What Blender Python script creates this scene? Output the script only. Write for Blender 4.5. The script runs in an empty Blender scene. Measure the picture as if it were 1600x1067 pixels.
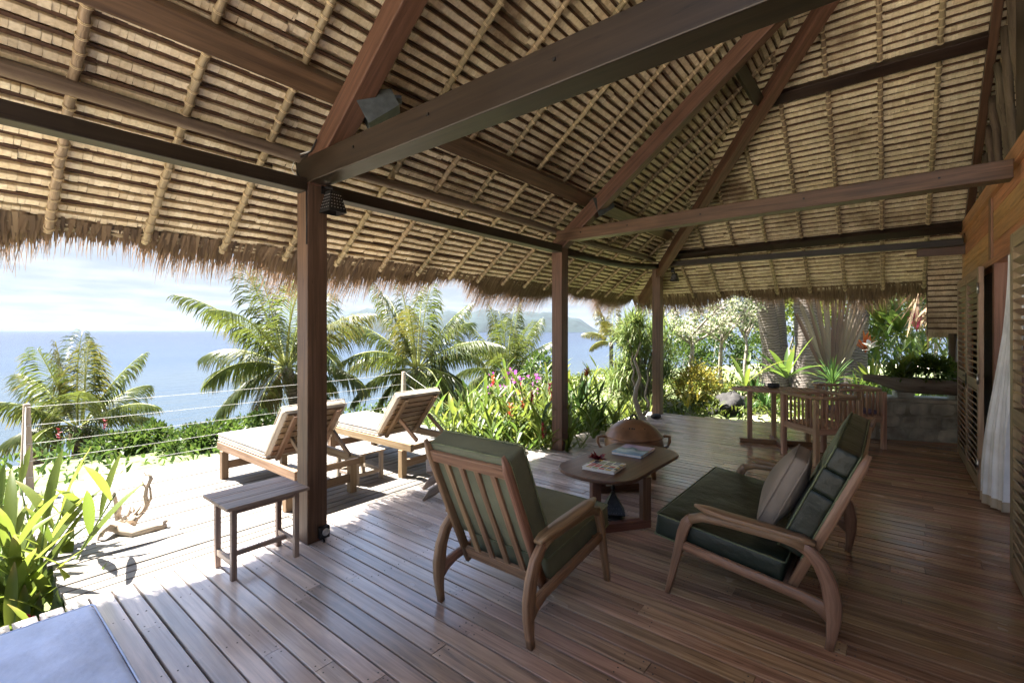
import bpy, math, random
from mathutils import Vector as V, Matrix as M3
R=random.Random(7)
S=bpy.context.scene
COL=S.collection
rad=math.radians
# ------------------------------------------------------------ camera, sky, sun, exposure
cam=bpy.data.cameras.new('camera'); CAM=bpy.data.objects.new('camera',cam); COL.objects.link(CAM)
YAW=math.atan(590/731.)
CAM.location=(0,0,1.5); CAM.rotation_euler=(math.pi/2,0,YAW-math.pi/2)
cam.sensor_width=36; cam.lens=731/1600*36; cam.shift_y=-17.5/1600; cam.clip_start=.05; cam.clip_end=30000
S.camera=CAM
SUNV=V((-.2,.48,1)).normalized()
EL=math.asin(SUNV.z); ROT=math.atan2(SUNV.x,SUNV.y)
W=bpy.data.worlds.new('World'); S.world=W; W.use_nodes=True
def nd(nt,t,loc=None,**k):
    n=nt.nodes.new(t)
    for a,b in k.items(): setattr(n,a,b)
    return n
def math_(nt,op,a,b=None):
    n=nd(nt,'ShaderNodeMath',operation=op)
    for i,x in enumerate((a,b)):
        if x is None: continue
        if isinstance(x,(int,float)): n.inputs[i].default_value=x
        else: nt.links.new(x,n.inputs[i])
    return n.outputs[0]
def build_world():
    nt=W.node_tree; nt.nodes.clear(); L=nt.links.new
    out=nd(nt,'ShaderNodeOutputWorld'); bg=nd(nt,'ShaderNodeBackground'); bg.inputs[1].default_value=.05
    sky=nd(nt,'ShaderNodeTexSky',sky_type='NISHITA'); sky.sun_disc=False
    sky.sun_elevation=EL; sky.sun_rotation=ROT; sky.altitude=0; sky.air_density=1; sky.dust_density=1.2; sky.ozone_density=1.5
    tc=nd(nt,'ShaderNodeTexCoord'); sp=nd(nt,'ShaderNodeSeparateXYZ'); L(tc.outputs['Generated'],sp.inputs[0])
    ad=nd(nt,'ShaderNodeMath',operation='ADD'); L(sp.outputs[2],ad.inputs[0]); ad.inputs[1].default_value=.10
    mx=nd(nt,'ShaderNodeMath',operation='MAXIMUM'); L(ad.outputs[0],mx.inputs[0]); mx.inputs[1].default_value=.05
    dx=nd(nt,'ShaderNodeMath',operation='DIVIDE'); L(sp.outputs[0],dx.inputs[0]); L(mx.outputs[0],dx.inputs[1])
    dy=nd(nt,'ShaderNodeMath',operation='DIVIDE'); L(sp.outputs[1],dy.inputs[0]); L(mx.outputs[0],dy.inputs[1])
    cb=nd(nt,'ShaderNodeCombineXYZ'); L(dx.outputs[0],cb.inputs[0]); L(dy.outputs[0],cb.inputs[1])
    no=nd(nt,'ShaderNodeTexNoise'); no.inputs['Scale'].default_value=.9; no.inputs['Detail'].default_value=9; no.inputs['Roughness'].default_value=.6
    no.inputs['Distortion'].default_value=.25
    L(cb.outputs[0],no.inputs['Vector'])
    rp=nd(nt,'ShaderNodeValToRGB'); rp.color_ramp.elements[0].position=.5; rp.color_ramp.elements[1].position=.66
    rp.color_ramp.elements[0].color=(0.0,)*3+(1,); rp.color_ramp.elements[1].color=(.97,)*3+(1,)
    L(math_(nt,'ADD',no.outputs[0],math_(nt,'MULTIPLY',math_(nt,'MAXIMUM',math_(nt,'SUBTRACT',.5,sp.outputs[2]),0),.95)),rp.inputs[0])
    n2=nd(nt,'ShaderNodeTexNoise'); n2.inputs['Scale'].default_value=1.7; n2.inputs['Detail'].default_value=7; L(cb.outputs[0],n2.inputs['Vector'])
    r2=nd(nt,'ShaderNodeValToRGB'); r2.color_ramp.elements[0].position=.4; r2.color_ramp.elements[1].position=.6
    r2.color_ramp.elements[0].color=(1.02,1.12,1.27,1); r2.color_ramp.elements[1].color=(1.42,1.46,1.52,1); L(n2.outputs[0],r2.inputs[0])
    mi=nd(nt,'ShaderNodeMixRGB'); L(rp.outputs[0],mi.inputs[0]); L(sky.outputs[0],mi.inputs[1]); L(r2.outputs[0],mi.inputs[2])
    L(mi.outputs[0],bg.inputs[0]); L(bg.outputs[0],out.inputs[0])
build_world()
sl=bpy.data.lights.new('sun','SUN'); sl.energy=3.4; sl.angle=rad(.53); sl.color=(1,.95,.87)
SUN=bpy.data.objects.new('sun',sl); COL.objects.link(SUN); SUN.rotation_euler=SUNV.to_track_quat('Z','Y').to_euler()
S.view_settings.view_transform='Standard'; S.view_settings.look='None'; S.view_settings.exposure=3.62; S.view_settings.gamma=1; S.view_settings.use_curve_mapping=False
S.cycles.use_denoising=True; S.cycles.max_bounces=10; S.cycles.diffuse_bounces=8; S.cycles.glossy_bounces=4; S.cycles.transparent_max_bounces=8
S.cycles.sample_clamp_indirect=6

# ------------------------------------------------------------ materials
def newmat(name):
    m=bpy.data.materials.new(name); m.use_nodes=True; nt=m.node_tree; nt.nodes.clear()
    out=nd(nt,'ShaderNodeOutputMaterial'); b=nd(nt,'ShaderNodeBsdfPrincipled'); nt.links.new(b.outputs[0],out.inputs[0])
    return m,nt,b,out
def ramp(nt,cols,pos=None):
    r=nd(nt,'ShaderNodeValToRGB'); e=r.color_ramp.elements; n=len(cols)
    pos=pos or [i/(n-1) for i in range(n)]
    while len(e)<n: e.new(.5)
    for i in range(n): e[i].position=pos[i]; e[i].color=tuple(cols[i])+(1,)
    return r
def wood(name,cols,rough=.5,su=1.6,sv=34,bump=.15,var=.35,grey=None,coat=0,spec=.4):
    """grain runs along u of the uv map (metres); tone differs per object"""
    m,nt,b,out=newmat(name); L=nt.links.new
    uv=nd(nt,'ShaderNodeUVMap'); sp=nd(nt,'ShaderNodeSeparateXYZ'); L(uv.outputs[0],sp.inputs[0])
    oi=nd(nt,'ShaderNodeObjectInfo'); rnd=oi.outputs['Random']
    u=math_(nt,'ADD',math_(nt,'MULTIPLY',sp.outputs[0],su),math_(nt,'MULTIPLY',rnd,37.))
    v=math_(nt,'ADD',math_(nt,'MULTIPLY',sp.outputs[1],sv),math_(nt,'MULTIPLY',rnd,91.))
    cb=nd(nt,'ShaderNodeCombineXYZ'); L(u,cb.inputs[0]); L(v,cb.inputs[1])
    n=nd(nt,'ShaderNodeTexNoise'); n.inputs['Scale'].default_value=1; n.inputs['Detail'].default_value=5; n.inputs['Roughness'].default_value=.62; n.inputs['Distortion'].default_value=.6
    L(cb.outputs[0],n.inputs['Vector'])
    r=ramp(nt,cols,[.3+.42*i/(len(cols)-1) for i in range(len(cols))]); L(n.outputs[0],r.inputs[0])
    cb2=nd(nt,'ShaderNodeCombineXYZ'); L(math_(nt,'MULTIPLY',u,1.3),cb2.inputs[0]); L(math_(nt,'MULTIPLY',v,.12),cb2.inputs[1])
    n2=nd(nt,'ShaderNodeTexNoise'); n2.inputs['Scale'].default_value=1; n2.inputs['Detail'].default_value=3; L(cb2.outputs[0],n2.inputs['Vector'])
    k=math_(nt,'ADD',math_(nt,'MULTIPLY',n2.outputs[0],.7),math_(nt,'ADD',math_(nt,'MULTIPLY',rnd,var),.65-var/2))
    hs=nd(nt,'ShaderNodeHueSaturation'); L(k,hs.inputs['Value']); L(r.outputs[0],hs.inputs['Color'])
    L(math_(nt,'ADD',.485,math_(nt,'MULTIPLY',math_(nt,'FRACT',math_(nt,'MULTIPLY',rnd,17.3)),.03)),hs.inputs['Hue'])
    col=hs.outputs[0]
    cb4=nd(nt,'ShaderNodeCombineXYZ'); L(math_(nt,'MULTIPLY',u,.55),cb4.inputs[0]); L(math_(nt,'MULTIPLY',v,.9),cb4.inputs[1]); cb4.inputs[2].default_value=7.7
    n4=nd(nt,'ShaderNodeTexNoise'); n4.inputs['Scale'].default_value=1; n4.inputs['Detail'].default_value=2; n4.inputs['Distortion'].default_value=.3; L(cb4.outputs[0],n4.inputs['Vector'])
    rc=ramp(nt,[(1,1,1),(.28,.25,.23),(1,1,1)],[.627,.64,.653]); L(n4.outputs[0],rc.inputs[0])
    mc=nd(nt,'ShaderNodeMixRGB',blend_type='MULTIPLY'); mc.inputs[0].default_value=.8; L(col,mc.inputs[1]); L(rc.outputs[0],mc.inputs[2]); col=mc.outputs[0]
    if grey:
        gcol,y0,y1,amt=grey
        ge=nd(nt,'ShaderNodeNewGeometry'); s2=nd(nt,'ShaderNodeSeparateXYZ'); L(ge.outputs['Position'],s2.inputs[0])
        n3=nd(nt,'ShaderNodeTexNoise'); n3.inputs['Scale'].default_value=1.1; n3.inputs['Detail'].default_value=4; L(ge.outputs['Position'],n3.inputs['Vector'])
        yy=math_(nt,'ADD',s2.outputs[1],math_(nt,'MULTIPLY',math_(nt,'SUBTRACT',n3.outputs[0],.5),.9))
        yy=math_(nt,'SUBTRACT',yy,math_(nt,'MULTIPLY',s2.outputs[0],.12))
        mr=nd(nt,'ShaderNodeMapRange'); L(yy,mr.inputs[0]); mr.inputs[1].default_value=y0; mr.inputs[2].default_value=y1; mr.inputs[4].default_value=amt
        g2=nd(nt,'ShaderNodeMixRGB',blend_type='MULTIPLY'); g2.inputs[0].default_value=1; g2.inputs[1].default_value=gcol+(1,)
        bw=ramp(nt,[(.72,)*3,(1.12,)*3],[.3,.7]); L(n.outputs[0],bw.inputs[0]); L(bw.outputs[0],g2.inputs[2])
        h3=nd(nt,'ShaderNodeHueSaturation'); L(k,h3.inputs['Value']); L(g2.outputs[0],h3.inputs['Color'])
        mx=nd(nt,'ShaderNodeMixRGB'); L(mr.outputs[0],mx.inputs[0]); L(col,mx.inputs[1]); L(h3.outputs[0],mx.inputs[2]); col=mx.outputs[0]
    L(col,b.inputs['Base Color'])
    L(math_(nt,'ADD',rough-.12,math_(nt,'MULTIPLY',n2.outputs[0],.26)),b.inputs['Roughness'])
    b.inputs['Specular IOR Level'].default_value=spec
    if coat: b.inputs['Coat Weight'].default_value=coat; b.inputs['Coat Roughness'].default_value=.22
    bp=nd(nt,'ShaderNodeBump'); bp.inputs['Strength'].default_value=bump; bp.inputs['Distance'].default_value=.004; L(n.outputs[0],bp.inputs['Height']); L(bp.outputs[0],b.inputs['Normal'])
    return m
def plain(name,c,rough=.6,metal=0,nscale=30,namt=.25,bump=.1,spec=.4,dist=.004,det=5):
    m,nt,b,out=newmat(name); L=nt.links.new
    tc=nd(nt,'ShaderNodeTexCoord'); n=nd(nt,'ShaderNodeTexNoise'); n.inputs['Scale'].default_value=nscale; n.inputs['Detail'].default_value=det; L(tc.outputs['Object'],n.inputs['Vector'])
    r=ramp(nt,[tuple(x*(1-namt) for x in c),tuple(min(1,x*(1+namt)) for x in c)],[.3,.7]); L(n.outputs[0],r.inputs[0]); L(r.outputs[0],b.inputs['Base Color'])
    b.inputs['Roughness'].default_value=rough; b.inputs['Metallic'].default_value=metal; b.inputs['Specular IOR Level'].default_value=spec
    bp=nd(nt,'ShaderNodeBump'); bp.inputs['Strength'].default_value=bump; bp.inputs['Distance'].default_value=dist; L(n.outputs[0],bp.inputs['Height']); L(bp.outputs[0],b.inputs['Normal'])
    return m
def fabric(name,c,rough=.85,wrinkle=.25,weave=700,sheen=.0,spec=.3):
    m,nt,b,out=newmat(name); L=nt.links.new
    tc=nd(nt,'ShaderNodeTexCoord'); n=nd(nt,'ShaderNodeTexNoise'); n.inputs['Scale'].default_value=5; n.inputs['Detail'].default_value=4; L(tc.outputs['Object'],n.inputs['Vector'])
    r=ramp(nt,[tuple(x*.8 for x in c),tuple(min(1,x*1.15) for x in c)],[.3,.7]); L(n.outputs[0],r.inputs[0]); L(r.outputs[0],b.inputs['Base Color'])
    n2=nd(nt,'ShaderNodeTexNoise'); n2.inputs['Scale'].default_value=weave; L(tc.outputs['Object'],n2.inputs['Vector'])
    a=math_(nt,'ADD',math_(nt,'MULTIPLY',n.outputs[0],1.0),math_(nt,'MULTIPLY',n2.outputs[0],.03))
    bp=nd(nt,'ShaderNodeBump'); bp.inputs['Strength'].default_value=wrinkle; bp.inputs['Distance'].default_value=.05; L(a,bp.inputs['Height']); L(bp.outputs[0],b.inputs['Normal'])
    b.inputs['Roughness'].default_value=rough; b.inputs['Specular IOR Level'].default_value=spec
    return m
def leafmat(name,cols,trans=.45,rough=.45,tcol=None):
    """uv.x = random per leaf, uv.y = along the leaf"""
    m,nt,b,out=newmat(name); L=nt.links.new
    uv=nd(nt,'ShaderNodeUVMap'); sp=nd(nt,'ShaderNodeSeparateXYZ'); L(uv.outputs[0],sp.inputs[0])
    oi=nd(nt,'ShaderNodeObjectInfo')
    f=math_(nt,'FRACT',math_(nt,'ADD',sp.outputs[0],math_(nt,'MULTIPLY',oi.outputs['Random'],.35)))
    r=ramp(nt,cols); L(f,r.inputs[0])
    tp=nd(nt,'ShaderNodeMapRange'); L(math_(nt,'ADD',sp.outputs[1],math_(nt,'MULTIPLY',math_(nt,'FRACT',math_(nt,'MULTIPLY',sp.outputs[0],13.7)),.3)),tp.inputs[0]); tp.inputs[1].default_value=1.0; tp.inputs[2].default_value=1.3; tp.inputs[4].default_value=.75
    tm=nd(nt,'ShaderNodeMixRGB'); L(tp.outputs[0],tm.inputs[0]); L(r.outputs[0],tm.inputs[1]); tm.inputs[2].default_value=(.2,.14,.05,1); r=tm
    L(r.outputs[0],b.inputs['Base Color']); b.inputs['Roughness'].default_value=rough; b.inputs['Specular IOR Level'].default_value=.35
    t=nd(nt,'ShaderNodeBsdfTranslucent'); h=nd(nt,'ShaderNodeHueSaturation'); h.inputs['Value'].default_value=1.6; h.inputs['Saturation'].default_value=1.0; h.inputs['Hue'].default_value=.485
    L(r.outputs[0],h.inputs['Color']); L(h.outputs[0],t.inputs[0])
    mx=nd(nt,'ShaderNodeMixShader'); mx.inputs[0].default_value=trans; L(b.outputs[0],mx.inputs[1]); L(t.outputs[0],mx.inputs[2]); L(mx.outputs[0],out.inputs[0])
    return m
MT={}
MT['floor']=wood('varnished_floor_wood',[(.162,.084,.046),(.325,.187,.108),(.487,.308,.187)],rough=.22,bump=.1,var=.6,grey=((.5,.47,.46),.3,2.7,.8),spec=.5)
MT['deck']=wood('weathered_deck_wood',[(.123,.110,.095),(.171,.156,.139),(.199,.183,.166)],rough=.7,bump=.25,var=.25)
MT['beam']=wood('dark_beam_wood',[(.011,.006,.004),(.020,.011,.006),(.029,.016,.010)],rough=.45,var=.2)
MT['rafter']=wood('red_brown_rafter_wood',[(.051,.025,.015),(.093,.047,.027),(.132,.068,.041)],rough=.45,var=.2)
MT['post']=wood('post_wood',[(.058,.031,.018),(.104,.058,.034),(.146,.084,.050)],rough=.5,var=.2)
MT['teak']=wood('brown_teak',[(.14,.077,.043),(.26,.152,.088),(.37,.23,.14)],rough=.38,var=.25,sv=45)
MT['darktable']=wood('dark_table_wood',[(.066,.031,.020),(.121,.057,.036),(.165,.083,.055)],rough=.33,var=.2,sv=45)
MT['side']=wood('grey_brown_table_wood',[(.130,.091,.072),(.247,.182,.143),(.351,.273,.221)],rough=.45,var=.25,sv=45)
MT['lounger']=wood('pale_lounger_wood',[(.135,.077,.039),(.207,.135,.077),(.261,.189,.122)],rough=.6,var=.35,sv=45)
MT['garden']=wood('garden_chair_wood',[(.236,.127,.076),(.421,.254,.161),(.591,.389,.254)],rough=.5,var=.3,sv=45)
MT['wall']=wood('orange_wall_wood',[(.325,.137,.052),(.520,.247,.104),(.650,.351,.163)],rough=.42,var=.3)
MT['shutter']=wood('shutter_wood',[(.19,.125,.07),(.32,.225,.135),(.42,.31,.2)],rough=.45,var=.25)
MT['door']=wood('door_frame_wood',[(.120,.060,.034),(.216,.114,.062),(.288,.162,.096)],rough=.45,var=.2)
MT['pole']=wood('grey_pole_wood',[(.066,.044,.028),(.121,.088,.058),(.165,.127,.088)],rough=.7,sv=20,var=.3)
MT['rail']=wood('bare_rail_wood',[(.240,.186,.144),(.312,.252,.198),(.360,.300,.246)],rough=.75)
MT['drift']=wood('bleached_driftwood',[(.277,.210,.149),(.402,.333,.262),(.479,.426,.355)],rough=.8,su=5,sv=25,bump=.5)
MT['canoe']=wood('old_canoe_wood',[(.1,.075,.055),(.2,.155,.12),(.27,.215,.17)],rough=.8,bump=.4)
def thatchmat():
    m,nt,b,out=newmat('dry_thatch'); L=nt.links.new
    uv=nd(nt,'ShaderNodeUVMap'); sp=nd(nt,'ShaderNodeSeparateXYZ'); L(uv.outputs[0],sp.inputs[0])
    r=ramp(nt,[(.46,.36,.235),(.66,.555,.395),(.6,.49,.335),(.72,.62,.455),(.64,.53,.37),(.52,.42,.29)]); L(math_(nt,'FRACT',sp.outputs[0]),r.inputs[0])
    ge=nd(nt,'ShaderNodeNewGeometry'); n=nd(nt,'ShaderNodeTexNoise'); n.inputs['Scale'].default_value=1.3; n.inputs['Detail'].default_value=6; L(ge.outputs['Position'],n.inputs['Vector'])
    r2=ramp(nt,[(.34,.29,.26),(.8,.78,.74),(1,1,1),(1.08,1.05,1)],[.3,.4,.5,.7]); L(n.outputs[0],r2.inputs[0])
    n3=nd(nt,'ShaderNodeTexNoise'); n3.inputs['Scale'].default_value=55; n3.inputs['Detail'].default_value=3; L(ge.outputs['Position'],n3.inputs['Vector'])
    r3=ramp(nt,[(.86,.84,.8),(1.05,1.05,1.04)],[.35,.6]); L(n3.outputs[0],r3.inputs[0])
    m1=nd(nt,'ShaderNodeMixRGB',blend_type='MULTIPLY'); m1.inputs[0].default_value=1; L(r.outputs[0],m1.inputs[1]); L(r2.outputs[0],m1.inputs[2])
    m2=nd(nt,'ShaderNodeMixRGB',blend_type='MULTIPLY'); m2.inputs[0].default_value=1; L(m1.outputs[0],m2.inputs[1]); L(r3.outputs[0],m2.inputs[2])
    L(m2.outputs[0],b.inputs['Base Color']); b.inputs['Roughness'].default_value=.7; b.inputs['Specular IOR Level'].default_value=.25
    return m
MT['thatch']=thatchmat()
MT['fringe']=leafmat('frayed_thatch',[(.124,.077,.043),(.205,.136,.077),(.081,.053,.034),(.167,.108,.062),(.248,.174,.102)],trans=.18,rough=.7)
MT['bundle']=wood('bundled_reed',[(.158,.111,.058),(.247,.184,.105),(.295,.232,.142)],rough=.6,su=3,sv=60,bump=.4,var=.4)
MT['twine']=plain('pale_twine',(.55,.43,.26),.8)
MT['batten']=plain('brown_batten',(.085,.045,.025),.7,nscale=20)
MT['olive']=fabric('olive_fabric',(.15,.158,.1),.75,.3)
MT['oliveback']=fabric('sage_fabric',(.21,.235,.12),.8,.15)
MT['vinyl']=fabric('dark_green_vinyl',(.014,.021,.013),.42,.4,weave=300,spec=.45)
MT['vinylside']=fabric('green_cushion_side',(.05,.068,.035),.55,.3,spec=.4)
MT['pipe']=plain('green_piping',(.13,.15,.08),.6)
MT['linen']=fabric('cream_cushion',(.5,.45,.38),.9,.3)
MT['mat']=fabric('pale_blue_mattress',(.56,.64,.83),.85,.4)
MT['pillow']=fabric('taupe_pillow',(.24,.2,.16),.85,.35,weave=220)
MT['curtain']=fabric('white_curtain',(.88,.88,.87),.9,.03)
MT['hem']=fabric('beige_curtain_hem',(.5,.41,.3),.9,.2)
MT['iron']=plain('dark_iron',(.035,.033,.032),.5,.7,40)
MT['greymetal']=plain('grey_green_metal',(.08,.09,.088),.5,.5,20)
MT['steel']=plain('brushed_steel',(.55,.54,.52),.35,1,60)
MT['wire']=plain('white_wire',(.5,.49,.46),.5)
MT['clay']=plain('brown_pot_clay',(.2,.105,.055),.36,.1,7,.4,.25,dist=.01)
MT['socket']=plain('grey_socket',(.4,.39,.37),.5)
MT['stone']=plain('mossy_stone',(.4,.385,.31),.9,0,5,.55,.6,dist=.03,det=9)
MT['mortar']=plain('stained_mortar',(.36,.35,.28),.95,0,4,.6,.5,dist=.02,det=9)
MT['rock']=plain('dark_rock',(.03,.028,.027),.9,0,6,.5,.8,dist=.05,det=9)
MT['soil']=plain('garden_soil',(.14,.11,.065),.95,0,1.2,.5,.5,dist=.05,det=9)
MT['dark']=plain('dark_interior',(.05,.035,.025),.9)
MT['subfloor']=plain('dark_joists',(.03,.022,.017),.9)
MT['bowl']=plain('dark_bowl',(.03,.03,.032),.4)
MT['red']=leafmat('red_petal',[(.158,.004,.011),(.210,.007,.021)],.2)
MT['orange']=leafmat('orange_bract',[(.360,.078,.018),(.420,.150,.036),(.330,.036,.024)],.3)
MT['magenta']=leafmat('magenta_bract',[(.45,.05,.4),(.6,.12,.55)],.4)
MT['pink']=leafmat('pale_pink_bract',[(.3,.33,.2),(.4,.4,.3),(.2,.26,.1),(.36,.3,.3),(.25,.3,.16)],.4)
MT['white']=leafmat('white_flower',[(.450,.432,.372),(.480,.468,.432)],.3)
MT['ginger']=leafmat('ginger_leaf',[(.078,.115,.017),(.110,.143,.023),(.057,.092,.014),(.138,.166,.029)],.5,.4)
MT['bright']=leafmat('bright_leaf',[(.050,.098,.015),(.078,.122,.023),(.037,.078,.011)],.5,.4)
MT['palm']=leafmat('palm_leaflet',[(.030,.047,.009),(.044,.064,.012),(.058,.073,.014),(.023,.041,.008)],.48,.36)
MT['palmyel']=leafmat('yellow_palm_leaflet',[(.060,.066,.009),(.078,.075,.015),(.042,.057,.009)],.45,.4)
MT['hedge']=leafmat('hedge_leaf',[(.027,.057,.009),(.042,.081,.015),(.057,.096,.017),(.018,.042,.008)],.4,.4)
MT['yellow']=leafmat('yellow_leaf',[(.218,.196,.022),(.275,.232,.036),(.131,.158,.022),(.304,.261,.059)],.4,.45)
MT['deep']=leafmat('deep_green_leaf',[(.025,.062,.013),(.042,.087,.018),(.049,.108,.025)],.3,.35)
MT['papyrus']=leafmat('narrow_leaf',[(.099,.153,.036),(.144,.198,.054),(.063,.108,.026),(.198,.225,.063)],.4,.45)
MT['burgundy']=leafmat('burgundy_leaf',[(.12,.02,.03),(.2,.03,.04),(.09,.05,.03)],.35,.4)
MT['fan']=leafmat('dry_fan_stalk',[(.075,.046,.034),(.128,.098,.064),(.060,.030,.024),(.150,.124,.090),(.098,.098,.053)],.15,.55)
MT['dead']=leafmat('dead_leaf',[(.143,.094,.050),(.193,.138,.077),(.110,.066,.039)],.2,.7)
MT['stem']=plain('green_stem',(.14,.2,.06),.5)
MT['bark']=plain('grey_bark',(.27,.24,.2),.9,0,14,.35,.5,dist=.02)
MT['rachis']=plain('frond_stalk',(.3,.32,.1),.5)
def palmbark():
    m,nt,b,out=newmat('ringed_palm_bark'); L=nt.links.new
    uv=nd(nt,'ShaderNodeUVMap'); w=nd(nt,'ShaderNodeTexWave',wave_type='BANDS',bands_direction='X'); w.inputs['Scale'].default_value=4.5; w.inputs['Distortion'].default_value=7; w.inputs['Detail'].default_value=4
    L(uv.outputs[0],w.inputs['Vector']); r=ramp(nt,[(.085,.07,.058),(.15,.125,.108),(.185,.16,.142)],[.05,.4,.9]); L(w.outputs['Fac'],r.inputs[0])
    L(r.outputs[0],b.inputs['Base Color']); b.inputs['Roughness'].default_value=.9
    bp=nd(nt,'ShaderNodeBump'); bp.inputs['Strength'].default_value=.35; bp.inputs['Distance'].default_value=.015; L(w.outputs['Fac'],bp.inputs['Height']); L(bp.outputs[0],b.inputs['Normal'])
    return m
MT['palmbark']=palmbark()
def seamat():
    m,nt,b,out=newmat('sea_water'); L=nt.links.new
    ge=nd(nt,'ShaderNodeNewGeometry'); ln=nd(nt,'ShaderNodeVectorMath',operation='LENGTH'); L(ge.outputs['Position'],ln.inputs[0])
    n0=nd(nt,'ShaderNodeTexNoise'); n0.inputs['Scale'].default_value=.03; n0.inputs['Detail'].default_value=4
    mp=nd(nt,'ShaderNodeMapping'); mp.inputs['Rotation'].default_value=(0,0,rad(-51)); mp.inputs['Scale'].default_value=(.25,1,1); L(ge.outputs['Position'],mp.inputs[0]); L(mp.outputs[0],n0.inputs['Vector'])
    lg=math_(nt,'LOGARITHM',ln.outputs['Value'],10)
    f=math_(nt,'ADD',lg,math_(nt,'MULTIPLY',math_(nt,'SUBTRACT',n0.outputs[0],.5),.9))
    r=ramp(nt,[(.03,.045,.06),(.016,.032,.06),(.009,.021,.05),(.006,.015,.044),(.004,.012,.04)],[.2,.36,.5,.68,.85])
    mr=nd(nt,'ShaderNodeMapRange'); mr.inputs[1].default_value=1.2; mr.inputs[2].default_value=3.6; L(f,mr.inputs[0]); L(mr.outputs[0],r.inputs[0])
    L(r.outputs[0],b.inputs['Base Color']); b.inputs['Roughness'].default_value=.18; b.inputs['IOR'].default_value=1.33
    n1=nd(nt,'ShaderNodeTexNoise'); n1.inputs['Scale'].default_value=.9; n1.inputs['Detail'].default_value=6; m2=nd(nt,'ShaderNodeMapping'); m2.inputs['Rotation'].default_value=(0,0,rad(-51)); m2.inputs['Scale'].default_value=(.4,1,1); L(ge.outputs['Position'],m2.inputs[0]); L(m2.outputs[0],n1.inputs['Vector'])
    bp=nd(nt,'ShaderNodeBump'); bp.inputs['Strength'].default_value=.8; bp.inputs['Distance'].default_value=.4; L(n1.outputs[0],bp.inputs['Height']); L(bp.outputs[0],b.inputs['Normal'])
    return m
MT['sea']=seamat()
def groundmat():
    m,nt,b,out=newmat('ground_cover'); L=nt.links.new
    ge=nd(nt,'ShaderNodeNewGeometry'); sp=nd(nt,'ShaderNodeSeparateXYZ'); L(ge.outputs['Position'],sp.inputs[0])
    n=nd(nt,'ShaderNodeTexNoise'); n.inputs['Scale'].default_value=.8; n.inputs['Detail'].default_value=9; L(ge.outputs['Position'],n.inputs['Vector'])
    g=ramp(nt,[(.22,.18,.12),(.09,.12,.04),(.13,.16,.055),(.34,.29,.21)],[.3,.45,.55,.68]); L(n.outputs[0],g.inputs[0])
    sd=ramp(nt,[(.56,.49,.38),(.7,.63,.52)],[.3,.7]); L(n.outputs[0],sd.inputs[0])
    z=math_(nt,'ADD',sp.outputs[2],math_(nt,'MULTIPLY',n.outputs[0],.5))
    mr=nd(nt,'ShaderNodeMapRange'); L(z,mr.inputs[0]); mr.inputs[1].default_value=-1.0; mr.inputs[2].default_value=-.6
    m4=nd(nt,'ShaderNodeMapRange'); L(math_(nt,'ADD',sp.outputs[0],math_(nt,'MULTIPLY',n.outputs[0],1.5)),m4.inputs[0]); m4.inputs[1].default_value=-1.8; m4.inputs[2].default_value=-.8  # pale sand on the unseen near ground, added to bounce light into the pavilion
    mx=nd(nt,'ShaderNodeMixRGB'); L(math_(nt,'MULTIPLY',mr.outputs[0],m4.outputs[0]),mx.inputs[0]); L(sd.outputs[0],mx.inputs[1]); L(g.outputs[0],mx.inputs[2]); L(mx.outputs[0],b.inputs['Base Color'])
    b.inputs['Roughness'].default_value=.95
    bp=nd(nt,'ShaderNodeBump'); bp.inputs['Strength'].default_value=.5; bp.inputs['Distance'].default_value=.06; L(n.outputs[0],bp.inputs['Height']); L(bp.outputs[0],b.inputs['Normal'])
    return m
MT['ground']=groundmat()
MT['hill']=plain('forested_hill',(.014,.024,.024),.95,0,.02,.5,.8,dist=8,det=9)
MT['farhill']=plain('distant_mountain',(.035,.045,.04),.95,0,.004,.4,.3,dist=20)

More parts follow.
